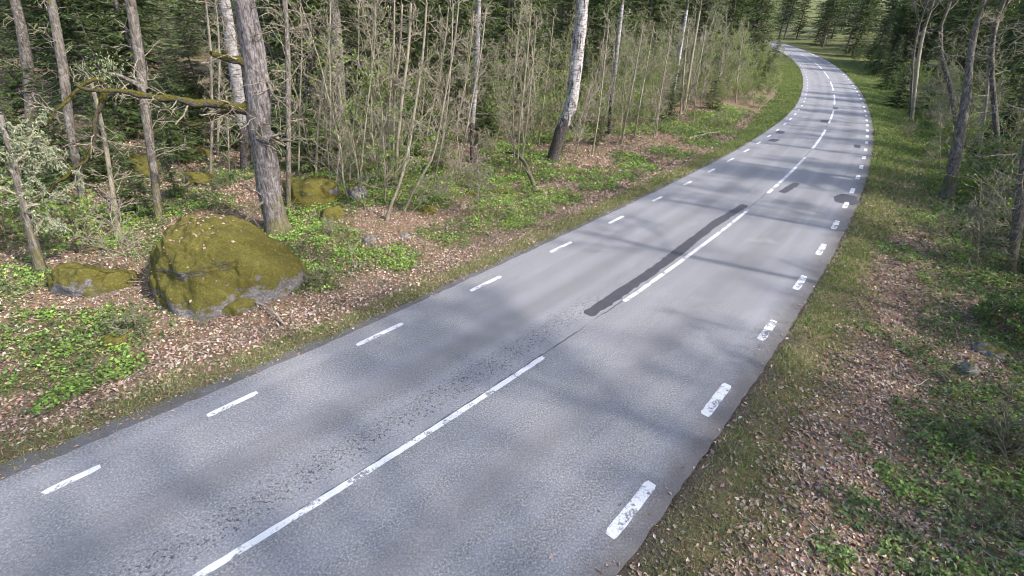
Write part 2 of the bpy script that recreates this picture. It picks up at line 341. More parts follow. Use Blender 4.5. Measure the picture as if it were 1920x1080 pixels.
def rock_nodes(thr, zt=None):
    def fn(n, b):
        o = n.co('Object'); g = n.node('ShaderNodeNewGeometry'); nz = n.sep(g.outputs['Normal'])[2]
        f = n.noise(o, 22, 5, .7); k = n.noise(o, 1.9, 5, .6); k2 = n.noise(o, 7, 4, .6)
        rock = n.ramp(f, [(.3, (.075, .07, .07)), (.55, (.19, .178, .18)), (.75, (.36, .34, .36))])
        rock = n.mix(n.ramp(k2, [(.52, 0.), (.66, .7)]), rock, (.12, .10, .06))
        moss = n.ramp(f, [(.28, (.045, .045, .010)), (.5, (.100, .092, .022)), (.75, (.18, .165, .052))])
        moss = n.mix(n.ramp(k2, [(.35, 0.), (.62, .75)]), moss, (.074, .064, .02))
        m = n.math('ADD', n.math('MULTIPLY', nz, .55), n.math('MULTIPLY_ADD', k, .55, n.math('MULTIPLY', k2, .35)))
        if zt: m = n.math('ADD', m, n.maprange(n.sep(o)[2], zt[0], zt[1], -.20, .10))
        m = n.ramp(n.math('MULTIPLY_ADD', f, .12, n.math('SUBTRACT', m, .06)), [(thr - .03, 0.), (thr + .10, 1.)])
        n.put(b.inputs['Base Color'], n.mix(m, rock, moss)); n.bump(b, n.math('ADD', f, n.math('MULTIPLY', m, .4)), .8, .04)
    return fn
M_ROCK = mat('mossy_granite', rock_nodes(.465), .95, .1)
M_ROCK_BIG = mat('mossy_granite_large', rock_nodes(.46, (-.1, .75)), .95, .1)
M_ROCK_BARE = mat('bare_granite', rock_nodes(.86), .95, .15)
M_ROCK_FULL = mat('moss_blanketed_granite', rock_nodes(.36), .95, .1)
def wood_nodes(n, b):
    o = n.co('Object'); f = n.noise(n.co('Object', (3, 14, 14)), 2, 4, .7)
    n.put(b.inputs['Base Color'], n.ramp(f, [(.3, (.09, .07, .055)), (.55, (.26, .22, .185)), (.75, (.44, .40, .35))])); n.bump(b, f, .6, .01)
M_DEADWOOD = mat('weathered_deadwood', wood_nodes, .9, .15)
M_LICHEN = tint_mat('beard_lichen', .15, .9, .05)

# ------------------------------------------------------------------ ground
def axis(lo, hi, f0, f1, d0, grow=1.09, dmax=14):
    a = list(np.arange(f0, f1 + 1e-6, d0)); d = d0
    while a[-1] < hi: d = min(d * grow, dmax); a.append(a[-1] + d)
    d = d0
    while a[0] > lo: d = min(d * grow, dmax); a.insert(0, a[0] - d)
    return np.array(a)
GX = axis(-330, 380, -14, 20, .2); GY = axis(-120, 420, 2, 27, .2, 1.035)
gx, gy = [A.ravel() for A in np.meshgrid(GX, GY)]
# where the verges are grassy and where the floor is green
GREEN = []
for u, v, r, k in [(745,486,.85,1),(600,535,.5,.6),(650,480,.7,.5),(140,640,.9,1),(110,690,.7,1),(235,690,.35,1),(150,720,.45,1),(250,610,.75,.4),(215,600,.4,.5),(960,412,1.1,.8),(1050,372,.9,1),(690,347,1.1,1.1),(790,365,1.3,1.1),(860,355,1.0,1.0),(900,330,1.2,.9),(1020,325,1.0,.9),(1180,300,1.2,.7),(850,450,.7,.7),(930,385,1.,.9),(600,480,.5,.4),(1310,268,1.4,.7),(1090,410,.5,.6),(20,560,.5,.6),(60,600,.6,.7),(640,345,.8,.8),(760,330,1.,1),(1150,330,1.2,.6),(1120,345,1.1,.8),(1200,312,1.2,.9),(1265,290,1.3,.8),(1350,245,1.5,.8),(1000,385,.9,.9),(880,425,.8,.8),(820,440,.7,.7),(1080,330,1.2,.9),(60,655,.6,.9),(200,640,.6,.9),(30,720,.5,.8),(100,760,.35,.7),(460,330,1.2,.6),(560,420,.5,.5),
                   (1790,985,.45,.6),(1690,910,.4,.9),(1840,850,.6,.5),(1790,700,.5,.6),(1700,650,.6,.5),(1700,780,.4,.7),(1880,1040,.5,.6),(1600,960,.4,.5),(1640,620,.4,.7),(1820,450,1.,.8),(1740,410,1.2,.6),(1760,530,.7,.7),(1850,760,.6,.5),(1900,900,.5,.5),(1690,480,.8,.9),(1850,350,1.3,1.2),(1860,560,.8,.4),(1740,850,.5,.6),(1560,1040,.3,.5),(1600,830,.3,.5),(1700,1050,.4,.6)]:
    p = ground_at(u, v); GREEN.append((p[0], p[1], r, k))
GREEN = np.array(GREEN)
def zones(x, y):
    """grass, litter, green-herb weights at ground points"""
    s, t, u = side_u(x, y); n1 = fbm2(x, y, .8, 21); n2 = fbm2(x, y, .33, 22); lf = t < 0
    gwl = 1.0 + .25 * n1 + 1.3 * sstep(32, 52, s); gwr = .95 + .3 * n1 + 3.4 * sstep(17, 32, s)
    grass = np.where(lf, sstep(.02, .3, u) * (1 - sstep(gwl - .25, gwl + .3, u)), sstep(-.04, .25, u) * (1 - sstep(gwr - .3, gwr + .6, u)))
    herb = np.zeros(len(s))
    for X, Y, r, k in GREEN: herb = np.maximum(herb, 1.25 * k * (1 - sstep(.6, 1.3, np.hypot(x - X, y - Y) / r + .25 * n1)))
    band = np.where(lf, sstep(2.2, 3.2, u) * (1 - .75 * sstep(9, 16, u)), sstep(1.9, 3.0, u))
    herb = np.maximum(herb, np.where(lf, 1.0, .85) * band * sstep(np.where(lf, -.35, -.45), .3, n2 + .35 * n1))
    herb = np.maximum(herb, .6 * sstep(42, 56, s) * sstep(1.6, 2.6, u) * (1 - sstep(10, 16, u)) * sstep(-.5, .2, n2))
    herb = np.where(u < .9, 0, herb)
    litter = np.where(u < .25, .08, np.where(u < .8, .35, 1.0)) * (1 - .45 * grass) * (1 - .35 * np.clip(herb, 0, 1))
    return s, t, u, grass, litter, herb
_, _, gu, gg, gl, gh = zones(gx, gy)
gz = ground_z(gx, gy)
idx = np.arange(len(gx)).reshape(len(GY), len(GX))
Q = np.stack([idx[:-1, :-1], idx[:-1, 1:], idx[1:, 1:], idx[1:, :-1]], -1).reshape(-1, 4)
A = Acc().add(np.stack([gx, gy, gz], 1), Q); me = A.mesh('ground', M_GROUND)
for nm, val in (('green', np.clip(gg * .45 + gh * .5 + .8 * sstep(60, 80, np.hypot(gx, gy)), 0, 1)), ('dirt', (1 - sstep(.15, .5, gu)))):
    a = me.attributes.new(nm, 'FLOAT', 'POINT'); a.data.foreach_set('value', val.astype(np.float32))
ground = link('ground', me); tag(ground, 'leaf strewn forest floor and grassy road verges', 'ground', kind='structure')

# ------------------------------------------------------------------ road
def ribbon(s0, s1, tl, tr, z, ds=.4, nt=14, rag=0., seed=1):
    s = np.concatenate([np.arange(s0, s1, ds), [s1]]); w = np.linspace(0, 1, nt)
    a = tl(s) - rag * (.5 * fbm2(s, s * 0, 1.3, seed) + .55 * fbm2(s, s * 0, 6, seed + 1, 4)); b = tr(s) + rag * (.5 * fbm2(s, s * 0 + 9, 1.3, seed) + .55 * fbm2(s, s * 0 + 9, 6, seed + 1, 4))
    T = a[:, None] * (1 - w) + b[:, None] * w; S = np.repeat(s[:, None], nt, 1)
    X, Y = cpos(S.ravel(), T.ravel()); V = np.stack([X, Y, zbase(Y) + z - .00], 1)
    i = np.arange(len(s) * nt).reshape(len(s), nt); Q = np.stack([i[:-1, :-1], i[:-1, 1:], i[1:, 1:], i[1:, :-1]], -1).reshape(-1, 4)
    return V, Q, np.stack([S.ravel(), T.ravel()], 1), (edge_right(S) - T).ravel()
V, Q, uv, ed = ribbon(-45, 165, lambda s: -edge_left(s), edge_right, 0., .1, 14, .035, 4)
me = Acc().add(V, Q[:, ::-1]).mesh('road', M_ASPHALT, True, uv); a = me.attributes.new('edge', 'FLOAT', 'POINT'); a.data.foreach_set('value', ed.astype(np.float32))
road = link('road', me); tag(road, 'worn grey asphalt two lane road curving away through forest', 'road', kind='structure')
V, Q, uv, ed = ribbon(-45, 40, lambda s: -edge_left(s) - .24 - .35 * np.clip((3 - s) / 8, 0, 1), lambda s: -edge_left(s) + .15, -.022, .2, 5, .09, 14)
tag(link('old_road_edge', Acc().add(V, Q[:, ::-1]).mesh('old_road_edge', M_OLD, True, uv)), 'crumbling dark strip of old asphalt along left road edge', 'road edge', kind='structure')
def strip(name, material, S, T, W, z=.004, ragged=.008, seed=0, ends=.03, lab=None):
    """a painted or patched strip: centre line (S,T) along the road, width W"""
    L_ = S[-1] - S[0]; n = max(8, int(L_ / .07)); f = np.linspace(0, 1, n); s = S[0] + f * L_; t = np.interp(s, S, T); w = np.interp(s, S, W) * .5
    e = np.minimum(np.arange(n), np.arange(n)[::-1]) * (L_ / (n - 1)); w = w * np.sqrt(np.clip((e + ends * .5) / max(ends, 1e-3), .1, 1))
    j = ragged * (fbm2(s, s * 0 + seed, 9, seed) * .7); k = ragged * (fbm2(s, s * 0 + 31 + seed, 9, seed + 3) * .7)
    P = []
    for q in (-1, -.33, .33, 1): X, Y = cpos(s, t + q * w + np.where(q < 0, -j, k) * abs(q)); P.append(np.stack([X, Y, zbase(Y) + z], 1))
    P = np.stack(P, 1).reshape(-1, 3); i = np.arange(n * 4).reshape(n, 4); Q = np.stack([i[:-1, :-1], i[1:, :-1], i[1:, 1:], i[:-1, 1:]], -1).reshape(-1, 4)
    c = P.mean(0); o = link(name, Acc().add(P - c, Q[:, ::-1]).mesh(name, material), road, tuple(c))
    if lab: o['label'] = lab
    return o
def sof(P): return st(P[:, 0], P[:, 1])
k = 0
for i in range(0, 28, 2):
    strip('edge_line_dash', M_PAINT, sL[i:i + 2], -w_left(sL[i:i + 2]), np.array([.12, .12]), seed=i)
for s in list(np.arange(sL[26] + 3.05, 115, 3.0)) + [sL[0] - 3.1, sL[0] - 6.1]: strip('edge_line_dash', M_PAINT, np.array([s, s + 1.]), -w_left(np.array([s, s + 1.])), np.array([.12, .12]), seed=int(s * 7) % 97)
for i in range(0, 14, 2):
    strip('edge_line_dash', M_PAINT_EDGE, sR[i:i + 2], w_right(sR[i:i + 2]), np.array([.17, .17]), seed=i + 40)
for s in list(sR[14:] - .5) + [sR[-1] + 2.5 + 3 * q for q in range(9)] + [sR[0] - 3.1]: strip('edge_line_dash', M_PAINT, np.array([s, s + 1.]), w_right(np.array([s, s + 1.])), np.array([.17, .17]), seed=int(s * 7) % 91)
sC, tC = sof(CP)
ends_ = [(-7., sC[2])] + [(sC[i], sC[i + 1]) for i in range(3, 17 - 1, 2)] + [(sC[16] + 3, sC[16] + 12), (sC[16] + 15, sC[16] + 24)]
for i, (a, b) in enumerate(ends_):
    q = np.linspace(a, b, 12); strip('centre_line_dash', M_PAINT, q, np.interp(q, sC, tC * .6), np.full(12, .11 if i < 2 else .14), seed=i + 70, ends=.02)
PT_ = np.array([[1.76,9.73],[2.69,10.78],[3.71,12.01],[4.65,13.15],[5.23,13.92],[5.79,14.66],[7.03,16.25],[9.08,18.6]]); s_, t_ = sof(PT_)
strip('asphalt_patch', M_PATCH, s_, t_, np.array([.29, .31, .29, .31, .35, .29, .33, .31]), .003, .05, 5, .25, 'long dark repair strip just left of the centre line')
for pts, w, lb in [([[11.4, 20.5], [12.9, 22.15]], [.34, .3], 'short dark repair strip right of the centre line'), ([[13.35, 19.2], [13.75, 19.8], [14.3, 20.55]], [.75, .95, .5], 'dark blotch of asphalt by right edge line'), ([[16.2, 32.0], [16.9, 32.9]], [.5, .5], None), ([[18.0, 34.9], [18.7, 35.9]], [.45, .45], None), ([[24.0, 40.1], [24.8, 41.4]], [.6, .6], None), ([[21.0, 30.9], [21.6, 31.9]], [.35, .35], None), ([[29.0, 47.4], [29.7, 48.6]], [.4, .4], None)]:
    s_, t_ = sof(np.array(pts)); strip('asphalt_patch', M_PATCH, s_, t_, np.array(w), .003, .06, int(s_[0]), .3, lb)

# ------------------------------------------------------------------ boulders and stones
def boulder(name, label, loc, dims, rotz=0, seed=1, nth=72, m=M_ROCK, rough=.13, steep=.62, tail=0., crack=None, group=None):
    """a dome set into the ground: half widths dims[0], dims[1], height dims[2] above the ground"""
    nph = nth // 2; th = np.arange(nth) * 2 * math.pi / nth; ph = np.linspace(math.pi / 2, -.45, nph)
    TH, PH = np.meshgrid(th, ph); g = np.random.default_rng(seed)
    side = .5 + .5 * np.cos(TH - .25)                                       # 1 on the +x side
    b = steep + (tail * .75) * side ** 2; c = np.clip(np.cos(PH), 0, 1) ** b; sn = np.sign(np.sin(PH)) * np.abs(np.sin(PH)) ** .92
    ex = 1 + tail * .35 * side ** 3
    D = np.stack([np.cos(TH) * c, np.sin(TH) * c, sn], -1).reshape(-1, 3)
    k = (1 + rough * fbm(D * 1.3 + seed * 5.1, seed, 3) + .04 * fbm(D * 5 + seed, seed + 5, 3) + .016 * fbm(D * 15 + seed, seed + 9, 3))[:, None]
    V = D * k * np.array(dims); V[:, 0] *= ex.ravel(); V[:, 0] -= (1 - c.ravel()) * 0
    if crack:
        zc = crack * dims[2] + .07 * np.sin(V[:, 0] * 2.3) ; fr = sstep(.2, -.9, V[:, 1] / dims[1]) * (np.abs(V[:, 0] + .1) < .62 * dims[0])
        V[:, 1] += fr * (.09 * (.4 + .6 * np.abs(np.sin(V[:, 0] * 3.1))) * np.exp(-((V[:, 2] - zc) / .03) ** 2) + .09 * sstep(0, -.12, V[:, 2] - zc) * sstep(-.9, -.1, V[:, 2] - zc))
    idx = np.arange(nth * nph).reshape(nph, nth); Aq = idx[:-1]; Bq = idx[1:]; Q = np.stack([Aq, Bq, np.roll(Bq, -1, 1), np.roll(Aq, -1, 1)], -1).reshape(-1, 4)
    o = link(name, Acc().add(V, Q).mesh(name, m), None, tuple(loc), (0, 0, rotz)); return tag(o, label, 'boulder' if max(dims) > .35 else 'stone', group)
p = ground_at(390, 585)
boulder('mossy_boulder', 'largest boulder, domed and cracked, moss covered, at the roadside below the oak', p + np.array([-.30, 1.05, -.05]), (1.44, 1.3, 1.93), R(16), 3, 200, M_ROCK_BIG, .15, .86, 1.15, .56)
for u, v, d, rz, sd_, m_, lab in [
    (150, 552, (.62, .45, .42), .4, 8, M_ROCK, 'low mossy boulder left of the largest boulder'),
    (585, 385, (.95, .7, .68), .1, 12, M_ROCK_FULL, 'rounded moss blanketed boulder right behind the oak trunk'),
    (618, 412, (.42, .3, .26), .5, 15, M_ROCK, 'small mossy stone in leaves in front of the rounded boulder'),
    (690, 456, (.20, .16, .15), .2, 18, M_ROCK_BARE, 'small pale bare stone above the brightest green herb patch'),
    (668, 372, (.42, .34, .30), .9, 21, M_ROCK_BARE, 'grey bare stone among saplings near the rounded boulder'),
    (205, 650, (.24, .18, .14), .2, 24, M_ROCK, 'small mossy stone amid the green herbs at left'),
    (370, 345, (.55, .4, .32), .2, 27, M_ROCK_FULL, 'mossy mound seen above the largest boulder'),
    (362, 300, (.6, .45, .38), .7, 30, M_ROCK_FULL, 'far mossy boulder among dark shrubs left of the pale birch'),
    (758, 446, (.12, .1, .12), .2, 33, M_ROCK_BARE, 'tiny pale stone right of the brightest green herb patch'),
    (430, 585, (.42, .32, .27), .3, 36, M_ROCK, 'grey stone lying at the foot of the largest boulder'),
    (1820, 705, (.20, .18, .17), .5, 39, M_ROCK_BARE, 'upright grey stone on the right bank'),
    (1868, 668, (.36, .28, .13), .2, 42, M_ROCK_BARE, 'broad grey stone behind the upright stone on right bank'),
    (800, 400, (.3, .22, .16), .2, 45, M_ROCK_FULL, 'low mossy stone in herbs below the sapling clump'),
    (260, 330, (.7, .5, .5), .2, 48, M_ROCK_FULL, 'moss covered rock deep in the wood at far left')]:
    q = ground_at(u, v); d = np.array(d) * np.array([1.05, 1.05, 1.45]); boulder('mossy_boulder' if max(d) > .35 else 'stone', lab, q + np.array([0, d[1] * .6, -.03]), d, rz, sd_, 72, m_, .24, .7, .4 * (sd_ % 3))

bb = bpy.data.objects['mossy_boulder']; g = np.random.default_rng(8); vv = np.empty(len(bb.data.vertices) * 3); bb.data.vertices.foreach_get('co', vv); vv = vv.reshape(-1, 3); nn = np.empty(len(vv) * 3); bb.data.vertices.foreach_get('normal', nn); nn = nn.reshape(-1, 3)
k = g.choice(np.nonzero((vv[:, 2] > .1) & (nn[:, 2] > .2))[0], 190); V, T, c = leaves(g, vv[k] + nn[k] * .012, g.uniform(.04, .1, 190), .4, .62, .5, unit(nn[k] + g.normal(0, .25, (190, 3))), pick(g, 190, [(.22, .16, .12), (.16, .11, .08), (.30, .23, .18)]))
lf_ = link('dead_leaves', Acc().add(V, None, T, c).mesh('dead_leaves', M_LITTER, False), bb); lf_['kind'] = 'stuff'
# ------------------------------------------------------------------ tree parts
def crown_proto(seed, h=9., leafn=2600, cols=((.10, .16, .03), (.14, .2, .04), (.07, .12, .025)), lsize=.13, spread=3.2, nb=26):
    """upper stem with boughs (wood) and leaves; stem radius .1 at its foot"""
    g = np.random.default_rng(seed)
    m = 9; P = paths(np.zeros((1, 3)), np.array([[0, 0, 1.]]), np.array([h]), m, g, .05); P[0, :, 0] -= P[0, 0, 0]
    Rd = np.linspace(.1, .012, m)[None]; w = Acc(); w.add(*tubes(P, Rd, 6))
    P1, R1, t1 = sprout(g, P, Rd, nb, .02, .97, (spread * .6, spread * 1.25), (.7, 1.25), 6, .13, 0, .35, .5, 4); w.add(*t1)
    P2, R2, t2 = sprout(g, P1, R1, 6, .25, 1., (spread * .2, spread * .5), (.4, 1.), 4, .16, 0, .1, .6, 3); w.add(*t2)
    P3, R3, t3 = sprout(g, P2, R2, 4, .2, 1., (.25, .7), (.4, 1.), 3, .15, 0, .1, .6, 3); w.add(*t3)
    tips = P3[:, 1:].reshape(-1, 3); C = tips[g.integers(0, len(tips), leafn)] + g.normal(0, .12, (leafn, 3))
    lv = Acc(); V, T, c = leaves(g, C, g.uniform(.6, 1.3, leafn) * lsize, .6, .7, .3, None, pick(g, leafn, cols)); lv.add(V, None, T, c)
    return w, lv
CROWNS = []
for i in range(4):
    w, lv = crown_proto(100 + i, 9 + i * .7, (2600, 1500, 3400, 900)[i])
    CROWNS.append((w.mesh('boughs', M_BARK), lv.mesh('foliage', M_LEAF, False)))
def add_crown(root, top, r, kind, rz):
    sc = float(np.clip(r / .1, .55, 1.35)); c = link('crown', CROWNS[kind][0], root, tuple(top), (0, 0, rz), (sc if sc < 1 else 1 + (sc - 1) * .6,) * 3)
    link('foliage', CROWNS[kind][1], c)
def trunk_path(px, w0, w1, ext=7.2, extra_lean=.0):
    """a trunk whose foot and lean are read off the photograph; returns base, local path, radii"""
    B = ground_at(*px[0]); P = [B] + [at_plane(u, v, B) for u, v in px[1:]]; P = np.array(P); k_ = mpp(B)
    d = unit(P[-1] - P[max(0, len(P) - 2)]) if len(P) > 1 else np.array([0, 0, 1.])
    top = B[2] + ext
    if P[-1][2] < top:
        n = max(2, int((top - P[-1][2]) / 1.0)); x = P[-1].copy(); stp = (top - P[-1][2]) / n; add = []
        for j in range(n): d = unit(d * .8 + np.array([0, 0, .3])); x = x + d / max(d[2], .3) * stp; add.append(x.copy())
        P = np.concatenate([P, np.array(add)])
    # resample
    L_ = np.concatenate([[0], np.cumsum(np.linalg.norm(np.diff(P, axis=0), axis=1))]); q = np.arange(0, L_[-1], .16); q = np.append(q, L_[-1])
    Pr = np.stack([np.interp(q, L_, P[:, c]) for c in range(3)], 1)
    for _ in range(4): Pr[1:-1] = .25 * Pr[:-2] + .5 * Pr[1:-1] + .25 * Pr[2:]
    r0, r1 = w0 * k_ * .41, w1 * k_ * .40
    zt_ = max((at_plane(*px[-1], B)[2] - B[2]) if len(px) > 1 else ext, .5)
    h = Pr[:, 2] - B[2]; rr = np.maximum(np.interp(h, [0, zt_, ext], [r0, r1, r1 * .8]), .004) * (1 + .28 * np.exp(-np.maximum(h, 0) / .2))
    Pl = Pr - B; Pl = np.concatenate([[Pl[0] - [0, 0, .3]], Pl]); rr = np.concatenate([[rr[0] * 1.2], rr])
    return B, Pl, rr
def add_twigs(root, Pl, rr, g, n, lo, hi, L, m=M_STEM, droop=.25, name='twigs', rs=.28, sub=4, ang=(.8, 1.5), leafn=0, lcols=((.13, .22, .04), (.09, .16, .03)), lsize=.06, sub2=0):
    A = Acc(); f = np.linspace(0, 1, 10); ii = (lo + (hi - lo) * f) * (len(Pl) - 1); P = np.stack([np.interp(ii, np.arange(len(Pl)), Pl[:, c]) for c in range(3)], 1)[None]; Rr = np.minimum(np.interp(ii, np.arange(len(Pl)), rr), .06)[None]
    P1, R1, t = sprout(g, P, Rr, n, 0, 1, L, ang, 6, .17, droop, .1, rs, 4); A.add(*t)
    P2, R2, t = sprout(g, P1, R1, sub, .2, 1, (L[0] * .3, L[1] * .5), (.4, 1.1), 4, .2, droop * .5, .1, .6, 3); A.add(*t)
    if sub2: P2, R2, t = sprout(g, P2, R2, sub2, .2, 1, (L[0] * .15, L[1] * .3), (.4, 1.1), 3, .2, 0, .1, .65, 3); A.add(*t)
    o = link(name, A.mesh(name, m), root)
    if leafn:
        tips = P2[:, 1:].reshape(-1, 3); C = tips[g.integers(0, len(tips), leafn)] + g.normal(0, .04, (leafn, 3)); V, T, c = leaves(g, C, g.uniform(.6, 1.3, leafn) * lsize, .6, .7, .3, None, pick(g, leafn, lcols)); link('leaves', Acc().add(V, None, T, c).mesh('leaves', M_LEAF, False), root)
    return P1, R1
def tree(name, label, px, w0, w1, m=M_BARK, seed=1, crown=0, ext=7.2, twigs=14, tl=(.4, 1.3), k=12, group=None, rough=.10, leafn=0, lo=.25):
    g = np.random.default_rng(seed); B, Pl, rr = trunk_path(px, w0, w1, ext)
    root = thing(name, label, 'tree', B, 0, 1, group)
    link('trunk', Acc().add(*tubes(Pl, rr, k, seed, rough)).mesh('trunk', m), root)
    if twigs: add_twigs(root, Pl, rr, g, twigs, lo, 1., tl, leafn=leafn, sub2=2)
    if crown is not None: add_crown(root, Pl[-1], rr[-1], crown, seed * 1.3)
    return root, B, Pl, rr
def limb(root, B, px, w0, w1, m=M_MOSS, name='limb', depth=0., seed=0, k=11):
    P = np.array([at_plane(u, v, B) for u, v in px]) - B; n = unit(np.array([B[0], B[1], 0])); P = P + n * (np.linspace(0, 1, len(P)) * depth)[:, None]
    L_ = np.concatenate([[0], np.cumsum(np.linalg.norm(np.diff(P, axis=0), axis=1))]); q = np.linspace(0, L_[-1], max(6, int(L_[-1] / .09))); P = np.stack([np.interp(q, L_, P[:, c]) for c in range(3)], 1)
    for _ in range(3): P[1:-1] = .25 * P[:-2] + .5 * P[1:-1] + .25 * P[2:]
    P[1:-1] += np.stack([fbm2(q, q * 0 + c * 7 + seed, 2.2, seed) * .07 for c in range(3)], 1)[1:-1]
    kk = mpp(B); rr = np.linspace(w0, w1, len(P)) * kk * .42 * (1 + .28 * fbm2(q, q * 0 + seed, 3.5, seed + 1)) * (1 + .7 * np.exp(-q / .22))
    o = link(name, Acc().add(*tubes(P, rr, k, seed, .4)).mesh(name, m), root); return o, P, rr

# ---- the oak with its long mossy limb
oak, B, Pl, rr = tree('oak_tree', 'thick trunked oak with mossy limbs, standing behind the largest boulder', [(521, 432), (512, 392), (503, 345), (499, 310), (496, 282), (484, 246), (486, 205), (484, 165), (476, 110)], 50, 44, M_OAK, 41, 0, 7.0, 30, (.5, 1.6), 22, None, .09, 0, .35)
g = np.random.default_rng(5)
for j, (px, w0, w1, m_, dp) in enumerate([
    ([(478, 205), (440, 198), (395, 194), (340, 186), (280, 174), (230, 168), (200, 172), (170, 160), (150, 148)], 17, 4, M_MOSS, -.6),
    ([(214, 172), (196, 184), (186, 214), (182, 250), (172, 288), (150, 312), (120, 332), (90, 362), (66, 388)], 8, 3.5, M_MOSS, -.6),
    ([(474, 196), (440, 205), (415, 216), (390, 230), (360, 240), (330, 232), (310, 214), (296, 206)], 11, 3, M_MOSS, .4),
    ([(200, 176), (196, 150), (182, 150), (150, 168), (122, 190), (104, 212), (82, 248), (58, 272)], 7, 3.5, M_MOSS, -.5),
    ([(280, 174), (250, 160), (225, 150), (205, 140)], 10, 5, M_BARK, .2),
    ([(470, 120), (445, 108), (420, 104), (395, 100)], 18, 9, M_MOSS, 0),
    ([(492, 240), (510, 255), (530, 262), (552, 262)], 9, 3, M_BARK, -.3),
    ([(486, 130), (500, 150), (505, 170), (520, 186)], 9, 3, M_BARK, -.3),
    ([(505, 365), (485, 375), (462, 395), (452, 410)], 6, 3, M_BARK, -.5), ([(482, 264), (490, 258), (500, 256), (508, 258)], 16, 20, M_OAK, -.3)]):
    o, P, r_ = limb(oak, B, px, w0, w1, m_, 'limb', dp, j + 3)
    A = Acc(); P1, R1, t = sprout(g, P[None], r_[None], 11 if j < 3 else 5, .12, 1, (.35, 1.0), (.6, 1.4), 6, .25, .25, .1, .28, 4); A.add(*t)
    P2, R2, t = sprout(g, P1, R1, 4, .2, 1, (.12, .45), (.4, 1.1), 4, .25, .1, .1, .6, 3); A.add(*t); link('twigs', A.mesh('twigs', M_STEM), o)
# ---- other single trees
T_ = [
 ('birch_tree', 'pale flaking birch directly behind the oak, slightly left', [(462, 318), (457, 240), (446, 170), (438, 110)], 21, 24, M_BIRCH_GREY, 1, 6, (.3, .8)),
 ('young_tree', 'slim grey trunk just right of the oak, beside the rounded boulder', [(541, 388), (541, 260), (540, 110)], 10, 11, M_BARK, 3, 16, (.5, 1.4)),
 ('leaning_tree', 'leaning grey trunk at far left crossed by the oak limb', [(166, 442), (150, 340), (131, 240), (116, 110)], 14, 17, M_BARK, 1, 12, (.5, 1.2)),
 ('dead_pole_tree', 'thin pale leaning pole left of the largest boulder', [(224, 442), (208, 340), (198, 270), (189, 225)], 10, 8, M_STEM, None, 10, (.3, .9)),
 ('scaly_tree', 'scaly grey trunk rising behind the largest boulder, passing under the oak limb', [(298, 412), (290, 330), (276, 235), (262, 110)], 14, 20, M_BARK, 2, 12, (.5, 1.2)),
 ('distant_tree', 'dark broad trunk deep in the wood at the top left corner', [(62, 262), (57, 190), (50, 110)], 22, 21, M_PINEBARK, 2, 10, (.5, 1.5)),
 ('aspen_tree', 'straight smooth grey trunk with a broad base left of the sapling clump', [(644, 282), (638, 200), (634, 110)], 23, 24, M_BARK, 0, 8, (.5, 1.4)),
 ('leafy_birch', 'slim pale birch with clusters of fresh green leaves right of the sapling clump', [(884, 305), (886, 230), (891, 165), (894, 110)], 9, 11, M_BIRCH_GREY, 2, 22, (.5, 1.5)),
 ('old_birch', 'leaning old birch with white upper bark and black rugged foot', [(1036, 301), (1052, 245), (1072, 195), (1082, 110)], 26, 28, M_BIRCH_OLD, 0, 8, (.4, 1.2)),
 ('slim_birch', 'slim white birch standing right of the leaning old birch', [(1141, 250), (1146, 190), (1155, 110)], 8, 9, M_BIRCH_GREY, 3, 8, (.4, 1.2)),
 ('far_birch', 'white birch stem beside the green juniper near the bend', [(1258, 208), (1266, 155), (1273, 110)], 7, 7, M_BIRCH, 3, 6, (.5, 1.4)),
 ('pale_young_tree', 'pale stem by the bend, just right of the white birch stem', [(1283, 205), (1290, 155), (1297, 110)], 6, 6, M_STEM, 3, 10, (.5, 1.4)),
 ('verge_tree', 'sturdy brown trunk on the right verge, its right side sunlit', [(1776, 372), (1792, 290), (1806, 220), (1814, 165), (1818, 110)], 26, 13, M_BARK, 0, 16, (.8, 2.0)),
 ('edge_tree', 'dark trunk at the right picture edge with mossy foot', [(1893, 512), (1906, 430), (1920, 330), (1935, 230)], 20, 18, M_BARK, 2, 20, (.8, 1.8)),
 ('pale_stem_tree', 'thin pale trunk between the verge tree and the right edge', [(1830, 322), (1843, 240), (1851, 170), (1856, 110)], 7, 6, M_STEM, 1, 14, (.5, 1.5)),
 ('twin_trunk_tree', 'pale narrow trunk at the forest edge beyond the right grass slope', [(1709, 224), (1716, 165), (1722, 110)], 7, 7, M_STEM, 1, 8, (.6, 1.6)),
 ('second_twin_tree', 'darker narrow trunk leaning beside the pale one beyond the grass slope', [(1706, 222), (1709, 165), (1712, 110)], 5, 5, M_PINEBARK, 3, 8, (.6, 1.6)),
 ('forked_tree', 'dark leaning tree behind the verge tree, tilting left at top right', [(1800, 300), (1790, 210), (1778, 150), (1766, 110)], 9, 8, M_PINEBARK, 2, 18, (.8, 2.)),
 ('dark_tree', 'dark trunk behind the thin pale one near the right edge', [(1872, 330), (1868, 240), (1862, 170), (1858, 120)], 12, 10, M_PINEBARK, 0, 18, (.8, 2.)),
]
made = {}
for i, (nm, lb, px, w0, w1, m_, cr, tw, tl) in enumerate(T_):
    made[nm] = tree(nm, lb, px, w0, w1, m_, 60 + i, cr, 7.2 if cr is not None else 4.2, tw, tl, 12, None, .10, 260 if nm == 'leafy_birch' else (60 if px[0][0] > 1700 else 0))

